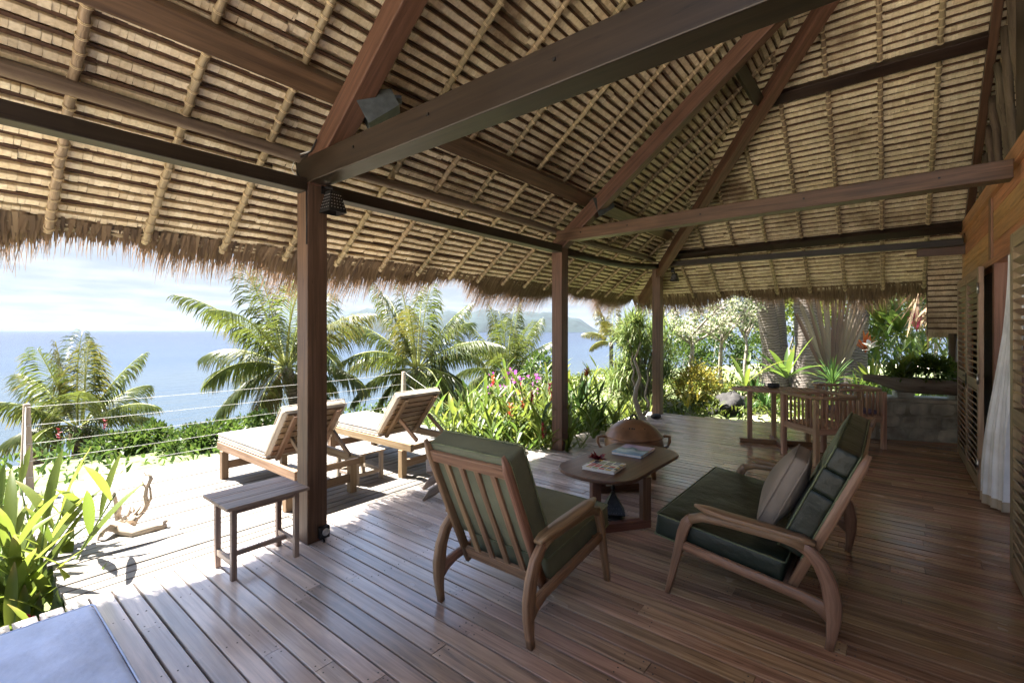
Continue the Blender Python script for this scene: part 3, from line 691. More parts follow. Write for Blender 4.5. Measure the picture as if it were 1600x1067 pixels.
    bx('corner_post','wall',8.42,8.52,WY-.1,WY,0,2.1,'z')
    for i in range(15): bx('wall_plank','wall',7.93,8.42,WY-.07,WY-.03+R.uniform(-.002,.002),i*.14+.003,i*.14+.137)
    bx('door_jamb','door',5.97,6.07,WY-.2,WY-.008,0,2.1,'z')
    bx('door_jamb','door',3.05,3.15,WY-.2,WY-.008,0,2.1,'z')
    bx('door_sill','door',3.15,5.97,WY-.28,WY-.05,.002,.012)
    # dark room behind the wall
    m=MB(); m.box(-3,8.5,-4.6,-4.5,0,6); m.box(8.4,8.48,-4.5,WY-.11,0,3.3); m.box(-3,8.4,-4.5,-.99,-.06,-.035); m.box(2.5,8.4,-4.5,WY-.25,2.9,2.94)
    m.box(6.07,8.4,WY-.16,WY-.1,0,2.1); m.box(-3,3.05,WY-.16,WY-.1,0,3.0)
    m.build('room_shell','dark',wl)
    # gable screen of slanted poles above the wall plate
    bx('gable_post','beam',4.75,5.4,WY-.13,WY-.06,2.87,5.2,'z')
    m=MB(); m.bar((8.32,WY-.04,2.66),(5.2,WY-.04,2.66+3.12*K),.07,.09,(SA,0,CA)); m.build('gable_rafter','rafter',wl,.004)
    for i in range(12):
        x0=8.05-i*.27; zt=zr(3.2+x0-8.15)-.2
        x1=x0-(zt-2.87)*.42
        if x1<5.4:
            t=(x0-5.4)/max(.01,x0-x1); zb=zt-(zt-2.87)*t; x1=5.4
        else: zb=2.87
        if zt-zb<.08: continue
        m=MB(); m.tube([(x0+(x1-x0)*t,WY-.09+R.uniform(-.01,.01),zt+(zb-zt)*t) for t in lin(0,1,6)],[.032+R.uniform(-.005,.005) for _ in range(6)],8); m.build('slanted_pole','pole',wl)
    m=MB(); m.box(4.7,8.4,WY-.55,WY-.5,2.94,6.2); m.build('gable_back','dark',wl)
    # shutters
    def shutter(x0,x1,y,z0,z1,handle,rz=0,pitch=.058,lab=None,hinge_x=None):
        d=thing('louvre_shutter',lab,'shutter',(x0,y,0),rz); w=x1-x0; st=.085
        def b(nm,a,b_,c,e,g,par=d,t=.019,mt='shutter'):
            m=MB(); m.box(a,b_,-t,t,c,e,g); return m.build(nm,mt,par,.003)
        b('stile',0,st,z0,z1,'z'); b('stile',w-st,w,z0,z1,'z'); mid=z0+.92
        b('rail',st,w-st,z0,z0+.11,'x'); b('rail',st,w-st,z1-.09,z1,'x'); b('rail',st,w-st,mid,mid+.1,'x')
        for a,e in ((z0+.11,mid),(mid+.1,z1-.09)):
            n=max(2,int((e-a)/pitch)); m=MB()
            m.hexa(V((0,0,0)),X_,V((0,.78,.62)),V((0,-.62,.78)),st+.001,w-st-.001,-.024,.024,-.0045,.0045); me=m.mesh('slat',['shutter'])
            for i in range(n):
                o=bpy.data.objects.new('slat',me); COL.objects.link(o); o.parent=d; o.location=(0,0,a+(i+.5)*(e-a)/n)
        if handle:
            m=MB(); m.box(w-.06,w-.025,.0195,.028,mid-.02,mid+.11,'z'); m.box(w-.055,w-.03,.028,.05,mid+.075,mid+.09); m.build('handle','iron',d,.003)
        if hinge_x is not None:
            for z in (z0+.25,1.05,z1-.2):
                m=MB(); m.tube([(hinge_x,.024,z-.05),(hinge_x,.024,z+.05)],.009,8); m.build('hinge','steel',d)
        return d
    shutter(6.08,6.98,WY+.062,.015,2.09,True,0,lab='louvred wooden shutter beside the white curtain, with a small dark handle',hinge_x=-.012)
    shutter(7.03,7.9,WY+.055,.015,2.09,False,0,lab='narrow-looking louvred shutter at the far end of the wall, next to the stone wall')
    shutter(3.3,4.2,WY+.12,.012,2.09,False,0,lab='louvred shutter cut off by the right edge, on the near side of the curtain')
frame()
# ------------------------------------------------------------ curtain
def curtain():
    m=MB(); zs=lin(.1,2.1,26); n=54; i=0
    def pt(u,z):
        k=1-ss((z-.15)/1.9)       # spreads towards the floor
        x=5.42+.45*k-u*(.2+.2*k); y=-.77+.03*math.sin(u*26+.4*z)+.02*math.sin(u*53+1.3*z)+.12*k*ss(1-abs(u-.4)*1.2)
        return V((x-.0*k+.0,y,z))
    def part(zs,mat,name,par=None,bul=0):
        m=MB()
        for z in zs:
            for j in range(n): m.v.append(pt(j/(n-1),z)+V((0,bul,0)))
        for a in range(len(zs)-1):
            for j in range(n-1):
                A=a*n+j; m.face((A,A+1,A+n+1,A+n),[(j*.02,zs[a]),(j*.02+.02,zs[a]),(j*.02+.02,zs[a+1]),(j*.02,zs[a+1])],True)
        return m.build(name,mat,par)
    t=part(zs,'curtain','curtain'); tag(t,'white curtain with a beige hem hanging in the doorway','curtain')
    part(lin(.02,.1,4),'hem','hem',t,.004)
curtain()
# ============================================================ furniture
def addmb(m,o,mat,mi=0):
    i=len(m.v); m.v+=[mat@v for v in o.v]; m.f+=[tuple(i+k for k in f) for f in o.f]; m.uv+=o.uv; m.sm+=o.sm; m.mi+=[mi+k for k in o.mi]
def frame_mat(o,x,y,z):
    m=M3((x,y,z)).transposed().to_4x4(); m.translation=V(o); return m
def easy_seat(t,hw,wood_,cush,back_rolls,slats):
    """mid-century seat facing +x with curved side frames at y=+-hw"""
    for s in (-1,1):
        y=s*hw; P=lambda a: [(x,y,z) for x,z in a]
        m=MB(); m.sect(P([(.022,0),(.012,.06),(.004,.14),(.006,.22),(.022,.31),(.055,.39),(.11,.445),(.17,.468)]),[.034]*8,[.034,.042,.06,.074,.07,.066,.056,.045],(0,1,0)); m.build('leg',wood_,t)
        m=MB(); m.sect(P([(.655,.462),(.685,.425),(.705,.37),(.735,.24),(.765,.11),(.792,0)]),[.034]*6,[.05,.058,.055,.046,.036,.026],(0,1,0)); m.build('leg',wood_,t)
        m=MB(); m.sect(P([(.12,.455),(.2,.47),(.35,.474),(.5,.478),(.6,.476),(.665,.45)]),[.035]*6,[.05,.046,.042,.042,.046,.05],(0,1,0))
        m.sect(P([(.075,.478),(.13,.492),(.3,.503),(.48,.513),(.57,.522),(.64,.534)]),[.045,.062,.078,.08,.066,.02],[.016,.022,.024,.026,.03,.012],(0,1,0)); m.build('armrest',wood_,t)
        m=MB(); m.sect(P([(.01,.165),(.06,.19),(.13,.212),(.3,.236),(.5,.264),(.715,.296)]),[.03]*6,[.09,.062,.05,.048,.048,.05],(0,1,0)); m.build('side_rail',wood_,t)
    w=hw-.045
    d=V((-.32,0,.725)).normalized(); nn=V((.915,0,.404)).normalized(); B=V((.2,0,.18))
    for s in (-1,1):
        m=MB(); y=V((0,s*w,0)); m.sect([B+y,B+y+d*.4,B+y+d*.74,B+y+d*.815],[.028,.03,.028,.008],[.045,.05,.045,.022],(0,1,0)); m.build('back_post',wood_,t)
    m=MB(); m.hexa(B+d*.72,Y_,d,nn,-w,w,-.032,.032,-.011,.011); m.build('top_rail',wood_,t,.004)
    m=MB(); m.hexa(B+d*.06,Y_,d,nn,-w,w,-.035,.035,-.012,.012); m.build('bottom_rail',wood_,t,.004)
    for i in range(slats):
        y=-w+2*w*(i+1)/(slats+1)
        m=MB(); m.hexa(B+Y_*y,d,Y_,nn,.085,.695,-.017,.017,-.008,.008); m.build('slat',wood_,t,.003)
    m=MB(); m.box(.2,.22,-hw+.01,hw-.01,.19,.235,'y'); m.box(.66,.685,-hw+.01,hw-.01,.262,.3,'y'); m.build('cross_rail',wood_,t,.003)
    W_=2*hw-.065
    th=rad(7.6)
    ex=V((math.cos(th),0,math.sin(th))); ez=V((-math.sin(th),0,math.cos(th)))
    c,p=cushion(.67,W_,.135,.022,.1); o=c.build('seat_cushion',cush,t); mt=frame_mat((.545,0,.318),ex,Y_,ez); o.matrix_local=mt
    q=p.build('piping','pipe',o)
    for lo,hi,tk in back_rolls:
        c,p=cushion(W_,hi-lo,tk,.022,.12); o=c.build('back_cushion',cush,t); o.matrix_local=frame_mat(B+d*((lo+hi)/2)+nn*(.016+tk/2),Y_,d,nn)
        p.build('piping','pipe',o)
t=thing('armchair','slatted wooden armchair with olive green cushions, seen from behind','armchair',(1.755,1.63,.001))
easy_seat(t,.31,'teak','olive',[(.2,.785,.125)],4)
t=thing('sofa','two-seat wooden sofa with dark green cushions and a taupe pillow','sofa',(3.28,.2,.001),math.pi/2)
easy_seat(t,.63,'teak','vinyl',[(.2,.545,.122),(.54,.67,.12),(.665,.79,.116)],9)
c,p=cushion(.42,.42,.085,.03,.6); o=c.build('throw_pillow','pillow'); 
d=V((0,-.42,.9)).normalized(); nn=V((0,.9,.42)).normalized(); o.matrix_world=frame_mat((3.0,.455,.635),V((1,0,0)).lerp(V((1,.15,0)),1).normalized(),d,nn)
tag(o,'taupe woven pillow leaning on the back of the green sofa','pillow')
p.build('seam','pillow',o)
# coffee table
def racetrack(L,w,n=12,taper=0):
    a=w/2; c=L/2-a*.72; out=[]
    for i in range(n+1): th=-math.pi/2+math.pi*i/n; out.append((c+a*.72*math.cos(th),a*math.sin(th)))
    for i in range(n+1): th=math.pi/2+math.pi*i/n; out.append((-c+a*.72*math.cos(th),a*math.sin(th)))
    return out
TC=V((3.655,1.765,0)); t=thing('coffee_table','dark oblong coffee table with rounded ends and magazines on top','table',TC,rad(-1))
m=MB(); m.prism(racetrack(1.27,.66),(0,0,.385),X_,Y_,Z_,.027); m.build('table_top','darktable',t,.006)
for sg in (1,-1):
    m=MB(); a=V((-.6,-.06,0))*sg; b=V((-.2,-.335,0))*sg; up=Z_; dr=(b-a).normalized(); L=(b-a).length
    nr=dr.cross(Z_)
    m.hexa(a,dr,nr,Z_,0,L,-.03,.03,.002,.062); m.build('base_bar','darktable',t,.003)
    for q in (.0,L-.07):
        m=MB(); m.hexa(a+dr*q+V((0,0,.062)),Z_,dr,nr,0,.32,0,.07,-.028,.028); m.build('leg','darktable',t,.003)
m=MB(); m.hexa(V((0,0,.362)),X_,Y_,Z_,-.45,.45,-.03,.03,0,.022); m.build('under_rail','darktable',t)
def cover(name,kind):
    m,nt,b,out=newmat(name); L=nt.links.new; tc=nd(nt,'ShaderNodeTexCoord')
    if kind==0:
        mp=nd(nt,'ShaderNodeMapping'); mp.inputs['Scale'].default_value=(23,19,1); L(tc.outputs['Object'],mp.inputs[0])
        fl=nd(nt,'ShaderNodeVectorMath',operation='FLOOR'); L(mp.outputs[0],fl.inputs[0]); wn=nd(nt,'ShaderNodeTexWhiteNoise',noise_dimensions='2D'); L(fl.outputs[0],wn.inputs['Vector'])
        r=ramp(nt,[(.5,.48,.42),(.12,.14,.2),(.4,.06,.05),(.45,.3,.08),(.08,.09,.08),(.62,.6,.55),(.2,.25,.12),(.35,.4,.45)]); r.color_ramp.interpolation='CONSTANT'; L(wn.outputs['Value'],r.inputs[0])
        fr=nd(nt,'ShaderNodeVectorMath',operation='FRACTION'); L(mp.outputs[0],fr.inputs[0]); sp=nd(nt,'ShaderNodeSeparateXYZ'); L(fr.outputs[0],sp.inputs[0])
        g=math_(nt,'MAXIMUM',math_(nt,'LESS_THAN',sp.outputs[0],.12),math_(nt,'LESS_THAN',sp.outputs[1],.12))
        mx=nd(nt,'ShaderNodeMixRGB'); L(g,mx.inputs[0]); L(r.outputs[0],mx.inputs[1]); mx.inputs[2].default_value=(.7,.68,.62,1); L(mx.outputs[0],b.inputs['Base Color'])
    else:
        sp=nd(nt,'ShaderNodeSeparateXYZ'); L(tc.outputs['Object'],sp.inputs[0]); n=nd(nt,'ShaderNodeTexNoise'); n.inputs['Scale'].default_value=9; n.inputs['Detail'].default_value=5; L(tc.outputs['Object'],n.inputs['Vector'])
        r=ramp(nt,[(.15,.3,.5),(.35,.5,.62),(.07,.16,.2),(.35,.3,.5),(.5,.42,.6)],[.2,.38,.55,.66,.9]); L(math_(nt,'ADD',math_(nt,'MULTIPLY',sp.outputs[0],2.2),math_(nt,'ADD',.15,math_(nt,'MULTIPLY',n.outputs[0],.7))),r.inputs[0]); L(r.outputs[0],b.inputs['Base Color'])
    b.inputs['Roughness'].default_value=.25; MT[name]=m
cover('grid_cover',0); cover('sea_cover',1); MT['paper']=plain('page_edges',(.7,.68,.63),.8,nscale=300)
def book(x,y,rz,w,d,h,mat,label,cat):
    m=MB(); m.box(-w/2,w/2,-d/2,d/2,h-.0025,h); m.box(-w/2,w/2,-d/2,d/2,0,.002); o=m.build('magazine',mat); o.location=(x,y,.4135); o.rotation_euler=(0,0,rz); tag(o,label,cat)
    m=MB(); m.box(-w/2+.003,w/2-.003,-d/2+.003,d/2-.003,.002,h-.0025); m.build('pages','paper',o)
book(3.335,1.755,rad(5),.255,.265,.024,'grid_cover','magazine with a multicoloured grid cover lying beside a red flower','magazine')
book(3.93,1.78,rad(3),.34,.27,.022,'sea_cover','blue and purple glossy magazine at the far end of the coffee table','magazine')
m=MB(); c=V((3.47,1.885,.416))
for i in range(46):
    th=R.uniform(0,6.28); e=R.uniform(.15,1.1); d=V((math.cos(th)*math.cos(e),math.sin(th)*math.cos(e),math.sin(e))); m.blade(c+V((d.x*.012,d.y*.012,.008)),d,Z_,R.uniform(.05,.085),.026,.5,3,.3)
tag(m.build('red_flower','red'),'small red flower lying on the coffee table by the grid magazine','flower')
# pyramid lantern under the table
t=thing('metal_lantern','small black pyramid lantern standing on the floor under the coffee table','lantern',(3.42,1.72,0),rad(30))
m=MB(); n=4
for z0,z1,r0,r1 in ((.012,.05,.06,.05),(.05,.058,.12,.125),(.058,.2,.122,.022),(.2,.215,.024,.02)):
    i=len(m.v)
    for z,r in ((z0,r0),(z1,r1)):
        for k in range(4): a=math.pi/4+k*math.pi/2; m.v.append(V((r*math.cos(a),r*math.sin(a),z)))
    for k in range(4): m.face((i+k,i+(k+1)%4,i+4+(k+1)%4,i+4+k),[(0,0)]*4)
    m.face((i+3,i+2,i+1,i),[(0,0)]*4); m.face((i+4,i+5,i+6,i+7),[(0,0)]*4)
m.lathe((0,0,0),[(.001,0),(.075,0),(.075,.012),(.05,.014)],16); m.build('shade','iron',t)
m=MB(); m.lathe((0,0,.215),[(.004,0),(.008,.012),(.016,.024),(.017,.034),(.01,.044),(.003,.056)],12); m.build('finial','iron',t)
m=MB()
for k in range(4):
    a=k*math.pi/2; ax=V((math.cos(a),math.sin(a),0)); sd=V((-math.sin(a),math.cos(a),0))
    for row in range(4):
        for c_ in range(-(3-row),4-row):
            q=ax*(.088*(1-(row+.6)*.2)+.0025)+sd*(c_*.02)+Z_*(.07+row*.03); m.bar(q-ax*.002,q+ax*.003,.006,.006)
m.build('perforation','greymetal',t)
# clay pot
PC=V((4.612,2.086,0)); t=thing('clay_pot','large squat brown clay pot with a domed lid, two handles and short feet','pot',PC,YAW-math.pi/2)
m=MB(); m.lathe((0,0,0),[(.02,.1),(.12,.105),(.2,.135),(.265,.2),(.298,.28),(.3,.34),(.29,.385),(.278,.398),(.262,.398),(.25,.385)],40); m.build('body','clay',t)
m=MB(); m.lathe((0,0,0),[(.295,.394),(.3,.402),(.29,.412),(.268,.44),(.225,.49),(.16,.535),(.09,.562),(.03,.57),(.001,.571)],40); m.build('lid','clay',t)
m=MB(); m.tube([V((-.035*math.cos(a)*1.0,.0,.563+.052*math.sin(a))) for a in lin(0,math.pi,11)],.011,8); m.build('lid_handle','iron',t)
m=MB()
for i in range(14):
    a=R.uniform(3.9,5.2); q=V((.2*math.cos(a),.2*math.sin(a),.503+R.uniform(-.02,.015))); m.lathe(q,[(.007,-.02),(.007,.006)],6)
m.build('lid_hole','iron',t)
for s in (-1,1):
    m=MB(); m.sect([(s*.28,0,.385),(s*.33,0,.395),(s*.375,0,.388),(s*.378,0,.34),(s*.355,0,.285),(s*.29,0,.255)],[.035]*6,[.02,.024,.026,.024,.022,.03],(0,1,0)); m.build('handle','clay',t)
for a in (-.9,1.2,3.3):
    m=MB(); m.tube([(.2*math.cos(a),.2*math.sin(a),.16),(.235*math.cos(a),.235*math.sin(a),.08),(.25*math.cos(a),.25*math.sin(a),0)],[.045,.032,.024],10); m.build('foot','clay',t)
# twisted stick on the floor behind the pot
def D(px,py,d): w=FW*d+RT*((px-800)/731*d); return V((w.x,w.y,1.5+(516-py)/731*d))
m=MB()
B0=V((7.0,3.02,0)); dd=B0.dot(FW)
q=lambda pts,off=0: [D(x,y,dd+off+.05*math.sin(i*2.3)) for i,(x,y) in enumerate(pts)]
m.tube([B0]+q([(1003,655),(997,640),(992,622),(994,606),(1000,590),(996,575),(991,562),(997,548),(1001,535)]),[.05,.048,.044,.038,.034,.028,.024,.02,.014,.006],9)
m.tube(q([(1004,650),(1011,642),(1014,630),(1008,618),(1010,606),(1013,592),(1011,580)],.05),[.03,.026,.022,.02,.017,.012,.006],8)
m.tube(q([(994,606),(988,592),(991,580),(986,566),(989,550)],.03),[.02,.017,.014,.01,.005],7)
o=m.build('twisted_branch','drift'); tag(o,'twisted grey branch standing on the floor behind the clay pot','branch')
# flat dark stone near the far post
m=MB(); m.lathe((0,0,0),[(.06,0),(.1,.02),(.1,.045),(.07,.07),(.02,.078)],14); o=m.build('dark_stone','rock'); o.location=(7.75,3.1,0); o.scale=(1.2,.8,1); tag(o,'small dark stone on the floor by the far corner post','stone')
# side table
t=thing('side_table','small narrow wooden table beside the near post at the edge of the sun','table',(1.325,3.19,0))
m=MB(); 
for k in range(3):
    y0=-.195+k*.13; m=MB(); m.box(-.25,.25,y0+.001,y0+.129,.44,.46); m.build('table_top_board','side',t,.004)
for sx in (-1,1):
    for sy in (-1,1):
        m=MB(); m.box(sx*.19-.016,sx*.19+.016,sy*.125-.016,sy*.125+.016,0,.44,'z'); m.build('leg','side',t,.003)
    m=MB(); m.box(sx*.19-.012,sx*.19+.012,-.109,.109,.085,.12,'y'); m.build('stretcher','side',t,.002)
    m=MB(); m.box(sx*.19-.01,sx*.19+.01,-.109,.109,.4,.44,'y'); m.build('apron','side',t)
for sy in (-1,1): m=MB(); m.box(-.174,.174,sy*.125-.01,sy*.125+.01,.4,.44); m.build('apron','side',t)
m=MB(); m.box(-.178,.178,-.012,.012,.088,.118); m.build('stretcher','side',t,.002)
# socket on the post
t=thing('power_socket','grey weatherproof power socket at the foot of the near post','socket',(1.758,3.165,.02))
m=MB(); m.box(-.036,.036,-.038,-.001,0,.085); m.build('box','iron',t,.005)
m=MB(); m.lathe((0,0,0),[(.001,.0),(.026,0),(.026,.004),(.02,.006),(.001,.006)],18); o=m.build('cover','socket',t); o.location=(.003,-.038,.045); o.rotation_euler=(math.pi/2,0,0)
m=MB(); m.tube([(-.01,-.03,0),(-.012,-.045,-.012),(-.02,-.05,-.017)],.006,6); m.build('cable_gland','iron',t)
# floor mattress
c,p=cushion(1.75,2.3,.115,.035,.06); o=c.build('floor_mattress','mat'); o.location=(.515-.875,3.155-1.15,.0625); tag(o,'pale blue mattress lying on the floor in the near left corner','mattress'); p.build('piping','mat',o)
# sun loungers
def lounger(t):
    wd='lounger'; B=lambda nm,a,b,c,d,e,f,g='x',bv=.004:(lambda m:(m.box(a,b,c,d,e,f,g),m.build(nm,wd,t,bv))[1])(MB())
    for x in (.0,.6):
        m=MB(); m.hexa(V((x,0,.325)),Y_,X_,Z_,-.155,1.5,0,.04,-.04,.035); m.build('side_rail',wd,t,.004)
        for y in (0,1.36): B('leg',x-.012,x+.052,y-.03,y+.035,0,.284,'z')
        B('frame_block',x+.041,x+.075,-.1,.02,.29,.345,'y')
    for y,z in ((0,.1),(1.36,.1)): B('cross_rail',.052,.588,y-.018,y+.018,z,z+.075)
    B('cross_rail',.04,.6,1.47,1.5,.295,.355); B('cross_rail',.04,.6,-.15,-.12,.295,.35)
    for i in range(11):
        y=.45+i*.095; B('slat',.041,.599,y,y+.07,.345,.362)
    h=V((0,.42,.37)); d=V((0,-.335,.41)).normalized(); nn=V((0,.41,.335)).normalized()
    for i in range(7):
        m=MB(); m.hexa(h,X_,d,nn,.055,.585,.02+i*.077,.08+i*.077,-.009,.009); m.build('back_slat',wd,t,.003)
    for x in (.1,.5):
        m=MB(); m.hexa(h,d,X_,nn,-.02,.54,x,x+.04,-.04,-.0095); m.build('back_brace',wd,t,.003)
        m=MB(); m.bar(h+X_*(x+.06)+d*.26-nn*.04,V((x+.06,-.06,.36)),.025,.04); m.build('prop_bar',wd,t,.003)
    c,p=cushion(.6,1.12,.075,.03,.12); o=c.build('seat_cushion','linen',t); o.location=(.32,.98,.402); p.build('piping','linen',o)
    c,p=cushion(.6,.57,.075,.03,.12); o=c.build('back_cushion','linen',t); o.matrix_local=frame_mat(h+d*.285+nn*.048+X_*.32,X_,d,nn); p.build('piping','linen',o)
GP='sun loungers on the deck'
t=thing('sun_lounger','wooden sun lounger with cream cushion, partly hidden behind the near post','sun lounger',(1.85,3.92,DZ),0,GP); lounger(t)
c=copy_tree(t); c.location=(3.02,3.9,DZ); c['label']='wooden sun lounger with cream cushion standing by the green plants, farther from the near post'
t=thing('low_deck_table','low white-washed wooden table between the two sun loungers','table',(2.75,4.22,DZ))
for i in range(4): m=MB(); m.box(-.17,.17,-.2+i*.1+.002,-.2+i*.1+.095,.28,.3); m.build('table_top_board','rail',t,.003)
for sx in (-1,1):
    for sy in (-1,1): m=MB(); m.box(sx*.14-.018,sx*.14+.018,sy*.16-.018,sy*.16+.018,0,.28,'z'); m.build('leg','rail',t,.003)
    m=MB(); m.box(sx*.14-.012,sx*.14+.012,-.142,.142,.07,.1,'y'); m.build('stretcher','rail',t)
for sy in (-1,1): m=MB(); m.box(-.122,.122,sy*.16-.012,sy*.16+.012,.07,.1); m.build('stretcher','rail',t)
# folding stool mostly hidden behind the armchair
t=thing('folding_stool','low dark wooden stool behind the armchair, only one pointed foot showing','stool',(2.99,3.2,0),rad(-40))
for s in (-1,1):
    for y in (-.15,.15):
        m=MB(); m.sect([(s*.21,y+.02*s,0),(s*.13,y+.02*s,.07),(0,y+.02*s,.15),(-s*.16,y+.02*s,.24)],[.03]*4,[.02,.075,.06,.035],(0,1,0)); m.build('leg','side',t)
m=MB(); m.box(-.18,.18,-.2,.2,.24,.262); m.build('seat','side',t,.004)
# driftwood sculpture
DC=V((.95,4.36,DZ)); dd=DC.dot(FW); t=None
def DW(px,py,o=0): return D(px,py,dd+o)
m=MB()
m.tube([DW(158,838,-.12),DW(160,829,-.1),DW(167,822,-.06),DW(180,824,0),DW(195,828,.0),DW(210,833,-.02),DW(226,828,.02),DW(240,824,.06),DW(252,823,.1),DW(261,821,.12)],[.01,.018,.027,.034,.04,.038,.032,.03,.03,.014],11,jit=.2)
m.tube([DW(186,812,.1),DW(182,800,.1),DW(181,785,.1),DW(178,773,.1),DW(177,766,.1)],[.024,.018,.015,.013,.007],8,jit=.12)
m.tube([DW(184,806,.1),DW(187,795,.08),DW(187,782,.08)],[.016,.014,.008],8,jit=.1)
m.tube([DW(205,818,.05),DW(214,806,.12),DW(224,797,.16),DW(230,788,.16),DW(227,775,.16),DW(229,762,.16),DW(236,748,.16),DW(234,740,.16),DW(229,742,.16),DW(224,736,.14)],[.034,.024,.021,.018,.015,.013,.013,.013,.008,.003],9,jit=.14)
m.tube([DW(230,788,.16),DW(236,779,.16),DW(235,765,.16),DW(232,753,.16)],[.011,.009,.008,.005],7)
m.tube([DW(160,829,-.1),DW(155,838,-.1),DW(152,846,-.1)],[.014,.009,.004],6)
m.tube([DW(252,823,.1),DW(258,815,.12),DW(263,812,.14)],[.02,.012,.004],6,jit=.1)
m.tube([DW(229,762,.16),DW(224,757,.15),DW(221,748,.15)],[.009,.007,.003],6)
m.tube([DW(214,806,.12),DW(209,797,.13),DW(208,788,.13)],[.014,.01,.004],6)
m.tube([DW(178,773,.1),DW(173,766,.1)],[.008,.003],5)
for a in (((190,816),(200,803),(204,788)),((196,816),(209,805),(221,790)),((188,816),(198,806),(206,798)),((200,818),(216,808),(226,800))): m.tube([DW(*a[0],.06),DW(*a[1],.1),DW(*a[2],.12)],[.024,.014,.005],8,jit=.15)
o=m.build('driftwood','drift'); tag(o,'bleached driftwood piece with upright branches lying on the sunny deck','driftwood')
# deck railing
for (x,y),lb in zip(((.55,6.235),(4.88,6.235)),('tapered bare wooden rail post rising behind the ginger leaves by the driftwood','tapered bare wooden rail post beyond the far sun lounger')):
    m=MB(); m.hexa(V((x,y,DZ-.2)),Z_,X_,Y_,0,1.03,-.055,.055,-.035,.035,(.42,.8)); o=m.build('rail_post','rail',None,.006); tag(o,lb,'post','posts of the wire railing')
WZ=(.79,.62,.45,.29,.14)
lbs=('topmost white wire of the deck railing','second white wire from the top of the deck railing','middle white wire of the deck railing','second white wire from the bottom of the deck railing','lowest white wire of the deck railing')
for z,lb in zip(WZ,lbs):
    m=MB(); n=30; m.tube([(x,6.19,z-.018*math.sin(math.pi*(x-.55)/4.33)) for x in lin(.55,4.88,n)],.0022,5); tag(m.build('rail_wire','wire'),lb+' between the two rail posts','wire','wires of the deck railing')
for z,lb in zip(WZ,('upper','middle','lower')):
    m=MB(); m.tube([(4.9,6.2,z),(4.93,5.75,z-.2),(4.95,5.3,max(.02,z-.42))],.0022,5); tag(m.build('rail_wire','wire'),lb+' of three slanting wires running down from the far rail post','wire','wires of the deck railing')
for z,lb in zip(WZ,('topmost','second','third','lowest')):
    m=MB(); m.tube([(.54,6.2,z),(.5,5.8,z-.15),(.45,5.3,max(.0,z-.34))],.0022,5); tag(m.build('rail_wire','wire'),lb+' of four slanting wires running down from the near rail post','wire','wires of the deck railing')
# ------------------------------------------------------------ dining set
def oval(a,b,n=40): return [(a*math.cos(6.28318*i/n),b*math.sin(6.28318*i/n)) for i in range(n)]
t=thing('dining_table','oval slatted wooden garden table with a dark bowl on it','table',(6.99,1.14,0),math.atan2(-.93,.37))
A,Bb=.56,.3
m=MB(); n=48; o0=oval(A,Bb,n); o1=oval(A-.06,Bb-.06,n)
for i in range(n):
    j=(i+1)%n; k=len(m.v)
    for z in (.705,.73):
        m.v+=[V((*o0[i],z)),V((*o0[j],z)),V((*o1[j],z)),V((*o1[i],z))]
    for q in ((4,5,6,7),(3,2,1,0),(0,1,5,4),(2,3,7,6)): m.face(tuple(k+e for e in q),[(i*.03,0),(i*.03+.03,0),(i*.03+.03,.05),(i*.03,.05)])
m.build('table_rim','garden',t)
for i in range(14):
    x=-A+.09+i*(2*A-.18)/13; hh=(Bb-.055)*math.sqrt(max(0,1-(x/(A-.055))**2))
    if hh<.03: continue
    m=MB(); m.hexa(V((x,0,.708)),Y_,Z_,X_,-hh,hh,0,.018,-.026,.026); m.build('slat','garden',t,.002)
for (x,y) in ((-.34,0),(.34,0),(.0,-.42*.6),(0,.42*.6)):
    m=MB(); m.box(x-.028,x+.028,y-.028,y+.028,.06,.705,'z'); m.build('leg','garden',t,.003)
m=MB(); m.box(-.46,.46,-.03,.03,.004,.06); m.build('foot_bar','door',t,.003)
m=MB(); m.box(-.03,.03,-.36,-.031,.004,.06,'y'); m.box(-.03,.03,.031,.36,.004,.06,'y'); m.build('foot_bar','door',t,.003)
m=MB(); m.lathe((0,0,0),[(.03,0),(.062,.008),(.075,.03),(.072,.058),(.06,.062),(.055,.05),(.02,.02)],20); o=m.build('dark_bowl','bowl'); o.location=(7.02,1.2,.7315); tag(o,'small dark bowl on the oval garden table','bowl')
